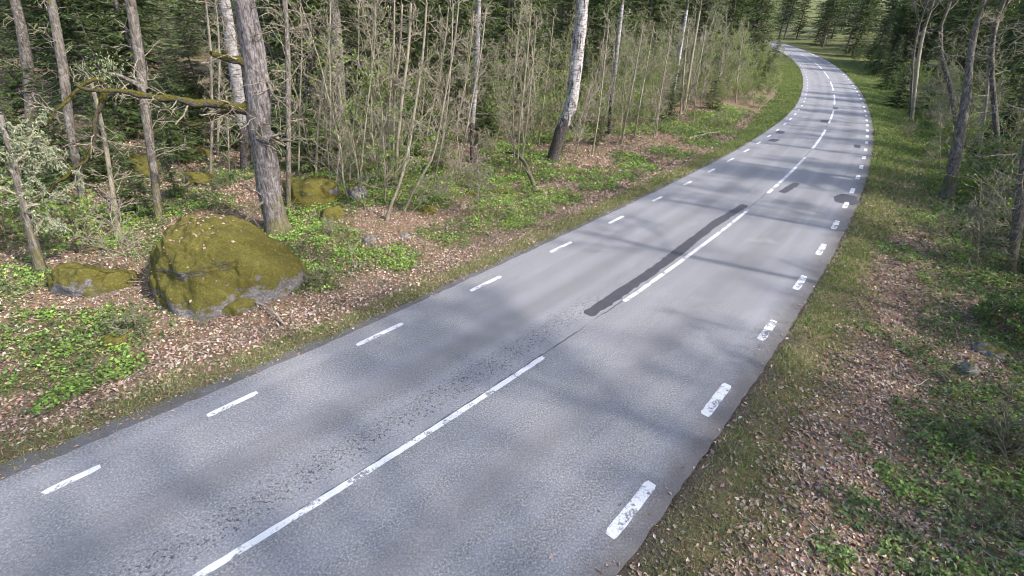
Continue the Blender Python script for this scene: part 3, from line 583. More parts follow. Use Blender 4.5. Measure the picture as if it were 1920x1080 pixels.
# ---- lichen covered snag at the far left
g = np.random.default_rng(77)
root, B, Pl, rr = tree('lichen_snag', 'broken leaning snag at left edge draped with grey green beard lichen', [(76, 506), (62, 450), (46, 392), (34, 345), (22, 290)], 19, 13, M_BARK, 90, None, 3.6, 0, (.5, 1), 12, None, .18)
Ls = []
for j, px in enumerate([[(40, 372), (60, 330), (80, 300), (96, 288)], [(34, 345), (50, 275), (60, 235), (82, 222)], [(30, 330), (20, 270), (12, 240), (0, 225)], [(46, 392), (90, 372), (120, 352), (150, 322)], [(40, 372), (10, 350), (-12, 340)], [(28, 310), (60, 262), (85, 262), (100, 288)], [(60, 440), (85, 400), (100, 410), (112, 425)], [(30, 330), (48, 300), (30, 262), (40, 240)]]):
    o, P, r_ = limb(root, B, px, 5, 2, M_STEM, 'branch', (-.5, .3, .1, -.4, .2, -.2, -.5, .5)[j], j + 30, 6); Ls.append(P)
    A = Acc(); P1, R1, t = sprout(g, P[None], r_[None], 12, .1, 1, (.25, .7), (.5, 1.3), 5, .25, .25, 0, .5, 3); A.add(*t); Ls += list(P1); link('twigs', A.mesh('twigs', M_STEM), o)
S = np.concatenate([P[1:] for P in Ls]); nl = 3600; S = S[g.integers(0, len(S), nl)] + g.normal(0, .025, (nl, 3))
Pn = paths(S, np.stack([g.normal(0, .7, nl), g.normal(0, .7, nl), np.full(nl, -.7)], 1), g.uniform(.03, .10, nl), 4, g, .6, .8)
A = Acc(); V, Qd = tubes(Pn, g.uniform(.007, .017, (nl, 1)) * np.array([[.7, 1., .8, .4]]), 3); A.add(V, Qd, None, np.repeat(pick(g, nl, [(.25, .28, .18), (.20, .235, .14), (.32, .345, .24)]), 12, 0)); link('lichen', A.mesh('lichen', M_LICHEN), root)
# lichen and moss tufts on the oak's limb end
S = np.concatenate([np.array([at_plane(u, v, np.array(oak.location)) for u, v in [(200, 135), (190, 128), (205, 120), (215, 112), (190, 150), (66, 385), (90, 362), (100, 350)]]) - np.array(oak.location)]); S = S[g.integers(0, len(S), 260)] + g.normal(0, .14, (260, 3))
Pn = paths(S, np.stack([g.normal(0, .6, 260), g.normal(0, .6, 260), np.full(260, -1.)], 1), g.uniform(.04, .12, 260), 4, g, .6, .8)
A = Acc(); V, Qd = tubes(Pn, g.uniform(.006, .016, (260, 1)) * np.array([[.6, 1., .8, .3]]), 3); A.add(V, Qd, None, np.repeat(pick(g, 260, [(.26, .29, .19), (.20, .235, .14)]), 12, 0)); link('lichen', A.mesh('lichen', M_LICHEN), oak)

# ------------------------------------------------------------------ saplings
def sapling_proto(seed, h, r, nb, leafn=0, lean=.12, L=(.5, 1.5), m=M_STEM, cols=((.17, .25, .05), (.12, .20, .04), (.22, .27, .07))):
    g = np.random.default_rng(seed); D = np.array([[g.normal(0, lean), g.normal(0, lean), 1.]])
    P = paths(np.array([[0, 0, -.15]]), D, np.array([h]), 14, g, .07, 0, .12); Rd = np.linspace(r, r * .25, 14)[None]
    root = link('sapling', None); link('stem', Acc().add(*tubes(P, Rd, 6, seed, .1)).mesh('stem', m), root)
    A = Acc(); P1, R1, t = sprout(g, P, Rd, nb, .08, 1., L, (.5, 1.15), 6, .18, .1, .35, .6, 4); A.add(*t)
    P2, R2, t = sprout(g, P1, R1, 4, .15, 1., (L[0] * .35, L[1] * .5), (.4, 1.), 4, .18, 0, .2, .6, 3); A.add(*t)
    P3, R3, t = sprout(g, P2, R2, 1, .2, 1., (L[0] * .2, L[1] * .25), (.4, 1.), 3, .18, 0, .2, .7, 3); A.add(*t); link('twigs', A.mesh('twigs', m), root)
    if leafn:
        tips = P3[:, 1:].reshape(-1, 3); C = tips[g.integers(0, len(tips), leafn)] + g.normal(0, .03, (leafn, 3)); V, T, c = leaves(g, C, g.uniform(.6, 1.3, leafn) * .085, .6, .7, .3, None, pick(g, leafn, cols)); link('leaves', Acc().add(V, None, T, c).mesh('leaves', M_LEAF, False), root)
    return root
SAP = [sapling_proto(300 + i, h, r, nb, lf) for i, (h, r, nb, lf) in enumerate([(6.5, .035, 24, 420), (5.5, .03, 22, 950), (7.5, .045, 26, 200), (4.2, .024, 20, 800), (5.8, .03, 22, 650), (3.2, .02, 16, 700), (6.2, .03, 26, 150)])]
used = [False] * len(SAP)
def place(protos, used, i, P, rz, sc, label, cat, group=None, name=None):
    if used[i]: o = copy_tree(protos[i])
    else: o = protos[i]; used[i] = True
    if name: o.name = name
    o.location = tuple(P); o.rotation_euler = (0, 0, rz); o.scale = (sc, sc, sc); tag(o, label, cat, group); return o
# the stems one can follow in the photograph: foot and upper points, width in pixels
STEMS = [([(741, 347), (744, 280), (753, 190), (764, 110)], 9, 8), ([(727, 345), (731, 250), (730, 190), (737, 110)], 6, 6), ([(736, 342), (738, 240), (740, 170), (748, 110)], 6, 6), ([(725, 412), (735, 378), (750, 345), (768, 270), (780, 190), (792, 110)], 8, 6), ([(675, 360), (680, 280), (690, 190), (700, 110)], 4, 4), ([(707, 340), (712, 290), (722, 240), (728, 215)], 4, 3),
         ([(757, 398), (785, 340), (812, 295), (826, 230), (840, 150), (848, 110)], 6, 5), ([(812, 355), (822, 300), (834, 240), (842, 170), (846, 110)], 4, 4), ([(858, 342), (866, 290), (880, 215), (900, 110)], 4, 4), ([(897, 410), (897, 340), (893, 270)], 4, 3), ([(970, 318), (974, 240), (988, 110)], 4, 4), ([(976, 315), (988, 230), (1000, 110)], 4, 4), ([(925, 275), (945, 215), (962, 165), (968, 110)], 4, 4),
         ([(592, 330), (596, 240), (600, 190), (614, 110)], 5, 5), ([(560, 330), (562, 200), (566, 110)], 4, 3), ([(618, 300), (620, 200), (618, 110)], 4, 4), ([(623, 378), (618, 330), (612, 250), (610, 170)], 4, 3), ([(1110, 292), (1122, 220), (1134, 110)], 4, 4), ([(1128, 262), (1138, 205), (1148, 150)], 4, 3), ([(1165, 270), (1180, 190), (1195, 110)], 5, 4), ([(1190, 255), (1200, 190), (1215, 110)], 4, 3), ([(1230, 250), (1238, 180), (1250, 110)], 4, 3),
         ([(1275, 215), (1280, 160), (1284, 112)], 4, 4), ([(1010, 270), (1018, 200), (1030, 110)], 4, 3), ([(1060, 300), (1090, 220), (1110, 150)], 4, 3), ([(300, 540), (230, 480), (205, 400)], 2, 1.6), ([(1762, 322), (1763, 260), (1766, 218)], 3, 2.5), ([(1832, 505), (1836, 420), (1840, 335)], 4, 3), ([(1825, 500), (1838, 455), (1842, 400)], 3, 2), ([(430, 330), (428, 250), (424, 180)], 5, 4), ([(395, 330), (398, 220), (396, 110)], 6, 6), ([(408, 290), (410, 200), (412, 110)], 5, 5), ([(1300, 225), (1306, 160), (1314, 108)], 3, 3), ([(1225, 262), (1232, 215), (1240, 170)], 3, 3), ([(820, 345), (850, 322), (880, 318)], 4, 2), ([(770, 400), (820, 350), (882, 318)], 4, 3), ([(1380, 195), (1382, 150), (1386, 112)], 3, 2.5), ([(805, 330), (800, 250), (818, 170), (830, 110)], 3, 3), ([(865, 330), (855, 240), (872, 160), (880, 110)], 3.5, 3), ([(655, 340), (660, 260), (668, 170), (672, 110)], 4, 3)]
WHERE = ['tallest of the pale sapling clump', 'left stem of the pale sapling clump', 'middle stem of the pale sapling clump', 'crooked sapling whose foot stands in front of the pale clump', 'thin sapling left of the pale sapling clump', 'short stick like sapling beside the pale clump',
         'sapling leaning right from the herbs right of the clump', 'thin upright sapling between clump and leafy birch', 'thin sapling beside the leafy birch', 'short bare stick standing in herbs below the leafy birch', 'left of two thin stems rising from the fallen root', 'right of two thin stems rising from the fallen root', 'bent sapling right of the leafy birch',
         'slanting pale sapling between oak and grey aspen', 'thin sapling right of the slim grey trunk by the oak', 'thin dark sapling touching the grey aspen', 'thin sapling in front of the rounded mossy boulder', 'sapling just right of the leaning old birch', 'short sapling left of the slim white birch', 'sapling right of the slim white birch', 'thin sapling left of the green juniper', 'thin sapling in front of the green juniper',
         'sapling between the white birch stems near the bend', 'thin sapling left of the leaning old birch', 'sapling crossing the trunk of the old birch', 'arching wand beside the low mossy boulder', 'slender sapling left of the sturdy verge tree', 'bare sapling standing below the verge tree', 'short sapling next to the bare one below the verge tree', 'sapling in front of the pale flaking birch', 'straight grey sapling left of the pale birch', 'second straight sapling close to the pale birch', 'sapling at the forest corner by the bend', 'short sapling at the foot of the juniper', 'low arching branchy sapling under the leafy birch', 'long leaning sapling pointing at the leafy birch', 'yellow green leafy sapling by the bend', 'thin sapling just left of the leafy birch', 'wavy sapling behind the leafy birch', 'thin sapling right of the grey aspen']
for i, (px, w0, w1) in enumerate(STEMS):
    g = np.random.default_rng(500 + i); B, Pl, rr = trunk_path(px, w0, w1, 6.3 if px[-1][1] < 120 else 0); rr = rr * np.linspace(1, .8, len(rr))
    root = thing('sapling', WHERE[i], 'sapling', B, group='saplings one can follow to the ground'); link('stem', Acc().add(*tubes(Pl, rr, 6, i, .12)).mesh('stem', M_STEM), root)
    yl = i == 36
    add_twigs(root, Pl, np.maximum(rr, .02), g, 16 if len(px) > 2 else 9, .18, 1, (.4, 1.2), M_STEM, .05, 'twigs', .35, 5, (.5, 1.2), 900 if yl else (50 if i % 3 == 0 else 0), ((.20, .26, .04), (.16, .22, .04)) if yl else ((.13, .22, .04), (.09, .16, .03)), .09 if yl else .055, 2)
# the thicket behind them
g = np.random.default_rng(21)
def free(P, rad=1.2): return True
def scatter_band(n, s0, s1, u0, u1, side, gmin, g, avoid=None):
    out = []; tries = 0
    while len(out) < n and tries < n * 60:
        tries += 1; s = g.uniform(s0, s1); u = g.uniform(u0, u1); e = edge_left(s) if side < 0 else edge_right(s); x, y = cpos(np.array([s]), np.array([side * (e + u)])); x, y = float(x[0]), float(y[0])
        if any((x - a) ** 2 + (y - b) ** 2 < gmin ** 2 for a, b in out): continue
        if avoid and any((x - a) ** 2 + (y - b) ** 2 < r * r for a, b, r in avoid): continue
        ss, tt, uu = side_u(x, y)
        if uu[0] < u0 * .8: continue
        out.append((x, y))
    return out
BO = np.array(ground_at(400, 520)); AV = [(BO[0], BO[1] + .4, 2.4), (oak.location.x, oak.location.y, 1.0), (0, 0, 5)]
def view_ok(x, y, near=6.): return not (abs(math.atan2(x, y)) < R(52) and y < near)
pts = scatter_band(175, 8, 66, 6.2, 18, -1, .62, g, AV)
for x, y in pts:
    u_, v_ = 0, 0
    place(SAP, used, int(g.integers(0, 7)), (x, y, float(ground_z(x, y)[0])), g.uniform(0, 6.3), g.uniform(.7, 1.15), 'slender twiggy sapling with sparse fresh leaves in the thicket left of the road', 'sapling', 'thicket saplings left of the road', 'thicket_sapling')
pts = scatter_band(140, 9, 64, 4.3, 15, 1, .65, g, AV)
for x, y in pts:
    place(SAP, used, int(g.choice([0, 1, 1, 3, 3, 4, 4, 5, 5])), (x, y, float(ground_z(x, y)[0])), g.uniform(0, 6.3), g.uniform(.6, 1.1), 'slender twiggy sapling with fresh leaves in the thicket right of the road', 'sapling', 'thicket saplings right of the road', 'thicket_sapling')

g = np.random.default_rng(64)
for x, y in scatter_band(22, 46, 92, 3.2, 9, -1, 1.5, g, AV):
    place(SAP, used, int(g.choice([1, 3, 5])), (x, y, float(ground_z(x, y)[0])), g.uniform(0, 6.3), g.uniform(.7, 1.1), 'leafy yellow green sapling on the bank inside the bend', 'sapling', 'leafy saplings inside the bend', 'leafy_sapling')
# ------------------------------------------------------------------ conifers
def spruce_proto(seed, h, r, lowgreen, name='spruce', dens=1.0, dead=50):
    g = np.random.default_rng(seed); root = link(name, None)
    P = paths(np.array([[0, 0, -.2]]), np.array([[g.normal(0, .02), g.normal(0, .02), 1.]]), np.array([h]), 16, g, .015); Rd = np.linspace(r, .01, 16)[None]
    link('trunk', Acc().add(*tubes(P, Rd, 8, seed, .08)).mesh('trunk', M_PINEBARK), root)
    z = np.arange(lowgreen, h - .15, .26 if h > 8 else .15); nb = 6 if h > 8 else 6; Z = np.repeat(z, nb) + g.uniform(-.1, .1, len(z) * nb); N = len(Z); a = g.uniform(0, 6.283, N)
    Lb = (h - Z) / (h - lowgreen * .6) * (.19 * h + .25) * g.uniform(.7, 1.15, N) + .12
    x0 = np.stack([np.interp(Z, P[0, :, 2], P[0, :, c]) for c in range(3)], 1)
    D = np.stack([np.cos(a), np.sin(a), g.uniform(-.15, .25, N)], 1); Pb = paths(x0, D, Lb, 6, g, .06, .25, .2); w = Acc(); w.add(*tubes(Pb, (np.full(N, .012) + Lb * .004)[:, None] * np.linspace(1, .3, 6), 3)); bo = link('boughs', w.mesh('boughs', M_PINEBARK), root)
    per = max(4, int((27 if h > 8 else 22) * dens)); f = g.uniform(.12, 1., (N, per)); xx = f * 5; i = np.minimum(xx.astype(int), 4); ww = (xx - i)[..., None]; n = np.arange(N)[:, None]
    S = Pb[n, i] * (1 - ww) + Pb[n, i + 1] * ww; T = unit(Pb[n, i + 1] - Pb[n, i]); side = unit(np.cross(T, np.array([0, 0, 1.]))) * np.where(g.random((N, per, 1)) < .5, -1, 1)
    d = unit(T * g.uniform(.35, 1., (N, per, 1)) + side * g.uniform(.2, .9, (N, per, 1)) + g.normal(0, .18, (N, per, 3)) + np.array([0, 0, -.12])); ln = (g.uniform(.5, 1.1, (N, per)) * np.clip(Lb * .33, .12, .55)[:, None] * (1.2 - .6 * f))
    S = S.reshape(-1, 3); d = d.reshape(-1, 3); ln = ln.ravel()[:, None]; K = len(S)
    nrm = unit(np.array([[0, 0, 1.]]) + g.normal(0, .5, (K, 3))); b = unit(np.cross(d, nrm)); wd = ln * g.uniform(.08, .15, (K, 1)); dz = np.array([0, 0, -1.]) * ln * .12
    V = np.stack([S, S + d * ln * .35 + b * wd, S + d * ln + dz, S + d * ln * .35 - b * wd], 1).reshape(-1, 3); q = np.arange(K)[:, None] * 4; Tr = np.concatenate([q + [[0, 2, 1]], q + [[0, 3, 2]]])
    link('needles', Acc().add(V, None, Tr, np.repeat(pick(g, K, [(.07, .105, .032), (.05, .08, .027), (.10, .145, .04)], .2), 4, 0)).mesh('needles', M_NEEDLE, False), root)
    if dead:
        Zd = g.uniform(.4, lowgreen + 2.5, dead); a = g.uniform(0, 6.283, dead); x0 = np.stack([np.interp(Zd, P[0, :, 2], P[0, :, c]) for c in range(3)], 1)
        Pd = paths(x0, np.stack([np.cos(a), np.sin(a), g.uniform(-.3, .2, dead)], 1), g.uniform(.6, 2.1, dead), 6, g, .14, .3, 0); Rdd = np.full((dead, 1), .016) * np.linspace(1, .3, 6); A = Acc(); A.add(*tubes(Pd, Rdd, 3)); P2, R2, t = sprout(g, Pd, Rdd, 7, .2, 1, (.2, .7), (.4, 1.2), 4, .2, .15, 0, .6, 3); A.add(*t); link('dead_branches', A.mesh('dead_branches', M_STEM), root)
    return root
SPR = [spruce_proto(700, 17, .17, 1.4), spruce_proto(701, 19, .20, 2.6, dead=70), spruce_proto(702, 15, .15, .7, dead=40), spruce_proto(703, 20, .21, 3.6, dead=80)]; us = [False] * 4
YSP = [spruce_proto(710, 3.6, .05, .25, 'young_spruce', 1.1, 0), spruce_proto(711, 2.2, .035, .12, 'young_spruce', 1.0, 0), spruce_proto(712, 5.2, .07, .4, 'young_spruce', 1.2, 0)]; uy = [False] * 3
g = np.random.default_rng(33)
for x, y in scatter_band(64, 4, 105, 14, 42, -1, 2.7, g, AV):
    place(SPR, us, int(g.integers(0, 4)), (x, y, float(ground_z(x, y)[0]) - .05), g.uniform(0, 6.3), g.uniform(.85, 1.2), 'dark spruce in the dense wood left of the road', 'tree', 'spruces left of the road', 'spruce')
for x, y in scatter_band(60, 22, 110, 8.5, 40, 1, 2.8, g, AV):
    place(SPR, us, int(g.integers(0, 4)), (x, y, float(ground_z(x, y)[0]) - .05), g.uniform(0, 6.3), g.uniform(.85, 1.2), 'dark spruce in the dense wood right of the road', 'tree', 'spruces right of the road', 'spruce')
for x, y in scatter_band(50, -8, 120, 42, 85, -1, 4., g):
    place(SPR, us, int(g.integers(0, 4)), (x, y, float(ground_z(x, y)[0]) - .05), g.uniform(0, 6.3), g.uniform(.9, 1.25), 'faint spruce in the deepest row left of the road', 'tree', 'deepest spruces left of the road', 'spruce')
for x, y in scatter_band(62, 6, 62, 13, 30, -1, 1.6, g, AV):
    place(YSP, uy, int(g.integers(0, 3)), (x, y, float(ground_z(x, y)[0]) - .03), g.uniform(0, 6.3), g.uniform(.7, 1.2), 'small dark spruce in the undergrowth left of the road', 'tree', 'undergrowth spruces left of the road', 'young_spruce')
for x, y in scatter_band(28, -4, 22, 10.5, 28, -1, 1.9, g, AV):
    place(YSP, uy, int(g.choice([0, 2, 2])), (x, y, float(ground_z(x, y)[0]) - .03), g.uniform(0, 6.3), g.uniform(.7, 1.2), 'small dark spruce in the wood at the far left', 'tree', 'undergrowth spruces at the far left', 'young_spruce')
for x, y in scatter_band(30, 10, 36, 8.5, 24, 1, 1.9, g, AV):
    place(YSP, uy, int(g.choice([0, 2, 2])), (x, y, float(ground_z(x, y)[0]) - .03), g.uniform(0, 6.3), g.uniform(.8, 1.3), 'dark young spruce in the wood behind the verge tree', 'tree', 'young spruces behind the verge tree', 'young_spruce')
for x, y in scatter_band(34, 56, 112, 4.0, 14, -1, 1.7, g, AV):
    place(YSP, uy, int(g.integers(0, 3)), (x, y, float(ground_z(x, y)[0]) - .03), g.uniform(0, 6.3), g.uniform(.7, 1.2), 'small spruce on the inside of the far bend', 'tree', 'undergrowth spruces inside the bend', 'young_spruce')
for x, y in scatter_band(60, 26, 112, 5.5, 20, 1, 1.7, g, AV):
    place(YSP, uy, int(g.integers(0, 3)), (x, y, float(ground_z(x, y)[0]) - .03), g.uniform(0, 6.3), g.uniform(.7, 1.2), 'small dark spruce in the shaded wood right of the road', 'tree', 'undergrowth spruces right of the road', 'young_spruce')
for x, y in scatter_band(75, 92, 170, 4, 45, -1, 2.2, g) + scatter_band(75, 96, 170, 4, 60, 1, 2.3, g):
    place(SPR, us, int(g.integers(0, 4)), (x, y, float(ground_z(x, y)[0]) - .05), g.uniform(0, 6.3), g.uniform(.85, 1.2), 'distant spruce around the far end of the road', 'tree', 'spruces beyond the bend', 'spruce')
for u, v, i, sc, lb in [(1245, 232, 0, 1.0, 'bushy green juniper like spruce standing left of the far birch stems'), (1120, 272, 1, .8, 'small yellowish green spruce at the foot of the old birch'), (1335, 205, 1, 1.3, 'low green spruce by the start of the bend'), (830, 320, 1, .9, 'small brownish green spruce behind the sapling clump'), (270, 400, 0, .75, 'dark young spruce behind the thin pale leaning pole'), (330, 365, 1, .8, 'dark low spruce above the largest boulder'), (90, 400, 2, .8, 'dark young spruce behind the lichen draped snag'), (215, 330, 2, .8, 'young spruce between leaning trunk and scaly trunk'), (350, 240, 2, .75, 'green young spruce under the oak limb'), (20, 330, 2, .9, 'young spruce at far left behind the lichen'), (1680, 205, 2, 1.0, 'dark young spruce at the forest edge above the right slope'), (1660, 170, 2, 1.2, 'tall dark young spruce nearest the road on the right slope'), (1740, 215, 0, 1.2, 'grey green young spruce right of the twin narrow trunks'), (1640, 140, 2, 1.3, 'young spruce near the far right road edge'), (1900, 250, 2, .9, 'young spruce at the right edge among dark branches'), (690, 250, 2, 1.0, 'young spruce behind the sapling clump, left'), (800, 235, 2, 1.1, 'young spruce behind the sapling clump, right'), (960, 220, 2, 1.0, 'young spruce in the gap right of the leafy birch'), (1040, 215, 0, 1.3, 'young spruce behind the old birch'), (570, 255, 2, 1.0, 'young spruce right of the oak, deep in the wood'), (1180, 195, 2, .9, 'young spruce behind the slim white birch')]:
    q = ground_at(u, v); place(YSP, uy, i, q, u * .37, sc, lb, 'tree', None, 'young_spruce')

# ------------------------------------------------------------------ broadleaf trees of the right side whose shade falls on the road
g = np.random.default_rng(91)
TT = []
for i in range(3):
    gg_ = np.random.default_rng(820 + i); root = link('roadside_tree', None); P = paths(np.array([[0, 0, -.25]]), np.array([[gg_.normal(0, .04), gg_.normal(0, .04), 1]]), np.array([7.2]), 30, gg_, .02)[0]; rr = np.linspace(.17, .11, 30) * (1 + .4 * np.exp(-np.linspace(0, 7, 30) / .3))
    link('trunk', Acc().add(*tubes(P, rr, 10, i, .1)).mesh('trunk', M_BARK), root); add_twigs(root, P, rr, gg_, 14, .3, 1, (.6, 1.8), sub2=2); add_crown(root, P[-1], .115, i, i); TT.append(root)
ut = [False] * 3
for x, y in scatter_band(26, -28, 18, 6.0, 26, 1, 3.0, g, [(0, 0, 5.0)]):
    if not view_ok(x, y, 16): continue
    place(TT, ut, int(g.integers(0, 3)), (x, y, float(ground_z(x, y)[0])), g.uniform(0, 6.3), g.uniform(.85, 1.15), 'broadleaf tree beside the camera right of the road', 'tree', 'roadside trees near the camera', 'roadside_tree')
place(TT, ut, 1, (7.6, -2.1, float(ground_z(7.6, -2.1)[0])), 1.0, .95, 'bare broadleaf tree closest to the camera on the right', 'tree', None, 'roadside_tree')
for x, y in scatter_band(6, 20, 60, 7.0, 12, 1, 4.5, g, AV):
    place(TT, ut, int(g.integers(0, 3)), (x, y, float(ground_z(x, y)[0])), g.uniform(0, 6.3), g.uniform(.8, 1.1), 'bare broadleaf tree at the forest edge right of the road', 'tree', 'forest edge trees right of the road', 'roadside_tree')

# ------------------------------------------------------------------ shrubs
def shrub_proto(seed, h, n, leafn, cols, lsize=.05, spread=.5):
    g = np.random.default_rng(seed); root = link('shrub', None); S = np.concatenate([g.normal(0, .06, (n, 2)), np.full((n, 1), -.05)], 1)
    P = paths(S, np.stack([g.normal(0, spread, n), g.normal(0, spread, n), np.ones(n)], 1), g.uniform(.6, 1.1, n) * h, 8, g, .14, 0, .1); Rd = np.full((n, 1), .009 * h ** .5) * np.linspace(1, .3, 8); A = Acc(); A.add(*tubes(P, Rd, 4))
    P1, R1, t = sprout(g, P, Rd, 6, .15, 1, (.25 * h, .5 * h), (.4, 1.1), 5, .2, 0, .1, .6, 3); A.add(*t); P2, R2, t = sprout(g, P1, R1, 3, .2, 1, (.1 * h, .25 * h), (.4, 1.), 3, .2, 0, .1, .7, 3); A.add(*t); link('stems', A.mesh('stems', M_STEM), root)
    if leafn:
        tips = P2[:, 1:].reshape(-1, 3); C = tips[g.integers(0, len(tips), leafn)] + g.normal(0, .025, (leafn, 3)); V, T, c = leaves(g, C, g.uniform(.6, 1.3, leafn) * lsize, .7, .7, .3, None, pick(g, leafn, cols)); link('leaves', Acc().add(V, None, T, c).mesh('leaves', M_LEAF, False), root)
    return root
GC = [(.17, .26, .055), (.12, .20, .04), (.24, .31, .075)]; DC = [(.08, .145, .04), (.11, .18, .045)]
SHR = [shrub_proto(900, 1.6, 6, 1300, GC, .075), shrub_proto(901, .8, 8, 900, DC, .06), shrub_proto(902, 1.3, 7, 160, GC, .06), shrub_proto(903, 2.2, 6, 1200, GC, .085), shrub_proto(904, .5, 14, 600, DC, .035, .7), shrub_proto(905, 4.2, 5, 420, GC, .09, .38)]; uh = [False] * 6
for u, v, i, sc, lb in [(150, 470, 0, 1.0, 'leafy green shrub at the foot of the leaning trunk'), (105, 455, 0, .9, 'leafy green shrub beside the lichen draped snag'), (25, 440, 3, .9, 'tall leafy shrub at the left picture edge'), (190, 430, 1, 1.0, 'low leafy shrub left of the thin pale pole'), (1885, 860, 2, 1.0, 'bare twiggy shrub at the right edge of the near bank'), (1840, 600, 1, 1.1, 'leafy low shrub above the stones on right bank'), (1895, 620, 1, 1.2, 'leafy low shrub at right edge above the stones'), (1750, 255, 3, 1.0, 'light green shrub near the slender sapling on right'), (1850, 380, 0, 1.1, 'yellow green shrub right of the verge tree'), (1700, 260, 2, 1.1, 'bare brown shrub beyond the right slope'), (1240, 300, 2, .7, 'dark brushy clump on the left verge'), (1200, 330, 2, .5, 'small brushy clump near the left verge'), (1770, 440, 2, .9, 'dark bare shrub in the hollow below the verge tree'), (1745, 450, 2, .7, 'second bare shrub in the hollow below the verge tree'), (1340, 240, 2, 1.0, 'bare shrub on the bank before the bend'), (1400, 190, 3, 1.0, 'pale green shrub on the bend bank'), (1440, 150, 3, 1.2, 'green shrub on the inside of the far bend'), (1420, 130, 0, 1.5, 'leafy shrub deep inside the far bend'), (620, 445, 2, .5, 'small twiggy shrub in leaves right of the oak'), (380, 615, 2, .3, 'tuft of dry twigs at the foot of the largest boulder'), (500, 520, 2, .45, 'dry twigs at the right flank of the largest boulder'), (1860, 990, 4, .9, 'small leafy shrublet at lower right'), (1880, 830, 4, 1.1, 'bilberry like shrublet on near right bank'), (1790, 830, 4, 1.0, 'dark green shrublet in the middle of the near bank'), (1905, 440, 2, 1.3, 'bare dark shrub by the right picture edge'), (1870, 300, 2, 1.6, 'tangle of bare branches at the upper right'), (1800, 250, 2, 1.5, 'bare bush behind the verge tree'), (430, 350, 1, .8, 'low green shrub behind the largest boulder'), (600, 535, 4, 1.1, 'dark green shrublet in leaves right of the largest boulder'), (250, 615, 4, 1.1, 'dark green shrublet below the largest boulder'), (1745, 300, 0, .9, 'leafy shrub left of the verge tree'), (1905, 400, 5, 1.0, 'tall bare branching bush at the right picture edge'), (1860, 330, 5, 1.0, 'tall bare branching bush right of the verge tree'), (1880, 280, 5, 1.1, 'tall bare bush high at the right edge'), (1815, 270, 5, 1.0, 'tall bare bush between verge tree and thin pale trunk'), (1760, 245, 5, .9, 'tall bare bush left of the verge tree'), (1900, 470, 5, .8, 'tall bare bush touching the right edge tree')]:
    place(SHR, uh, i, ground_at(u, v), u * .71, sc, lb, 'shrub', None, 'shrub')
g = np.random.default_rng(55)
for n_, s0, s1, u0, u1, sd_, lb, gp in [(60, 48, 118, 2.6, 12, -1, 'leafy bush on the bank inside the far bend', 'bushes inside the bend'), (75, 22, 110, 4.2, 11, 1, 'shaded bush at the wood edge right of the road', 'bushes at the right wood edge'), (50, 10, 52, 6.5, 16, -1, 'small undergrowth bush among the saplings left of the road', 'bushes among the left saplings'), (55, 6, 28, 4.6, 13, 1, 'undergrowth bush on the right bank near the verge tree', 'bushes on the right bank')]:
    for x, y in scatter_band(n_, s0, s1, u0, u1, sd_, 1.0, g, AV):
        place(SHR, uh, int(g.choice([0, 1, 3, 3, 0, 1, 2])), (x, y, float(ground_z(x, y)[0])), g.uniform(0, 6.3), g.uniform(.7, 1.4), lb, 'shrub', gp, 'shrub')

# ------------------------------------------------------------------ fallen wood
def stick(name, label, px, w0, w1, m=M_DEADWOOD, seed=0, lift=.03, bend=0.):
    P = np.array([ground_at(u, v) for u, v in px]); B = P[0].copy(); L_ = np.concatenate([[0], np.cumsum(np.linalg.norm(np.diff(P, axis=0), axis=1))]); q = np.linspace(0, L_[-1], 14); P = np.stack([np.interp(q, L_, P[:, c]) for c in range(3)], 1)
    P[:, 2] = ground_z(P[:, 0], P[:, 1]) * .4 + P[:, 2] * .6 + lift + bend * np.sin(np.linspace(0, math.pi, 14)); P[1:-1] += np.stack([fbm2(q, q * 0 + c * 5 + seed, 2., seed) * .03 for c in range(3)], 1)[1:-1]
    k_ = mpp(B); rr = np.linspace(w0, w1, 14) * k_ * .5; root = thing(name, label, 'branch', B); link('stem', Acc().add(*tubes(P - B, rr, 7, seed, .15)).mesh('stem', m), root)
    g = np.random.default_rng(seed); A = Acc(); P1, R1, t = sprout(g, (P - B)[None], rr[None], 5, .2, 1, (.15, .5), (.4, 1.), 5, .2, 0, .2, .5, 3); A.add(*t); link('twigs', A.mesh('twigs', m), root)
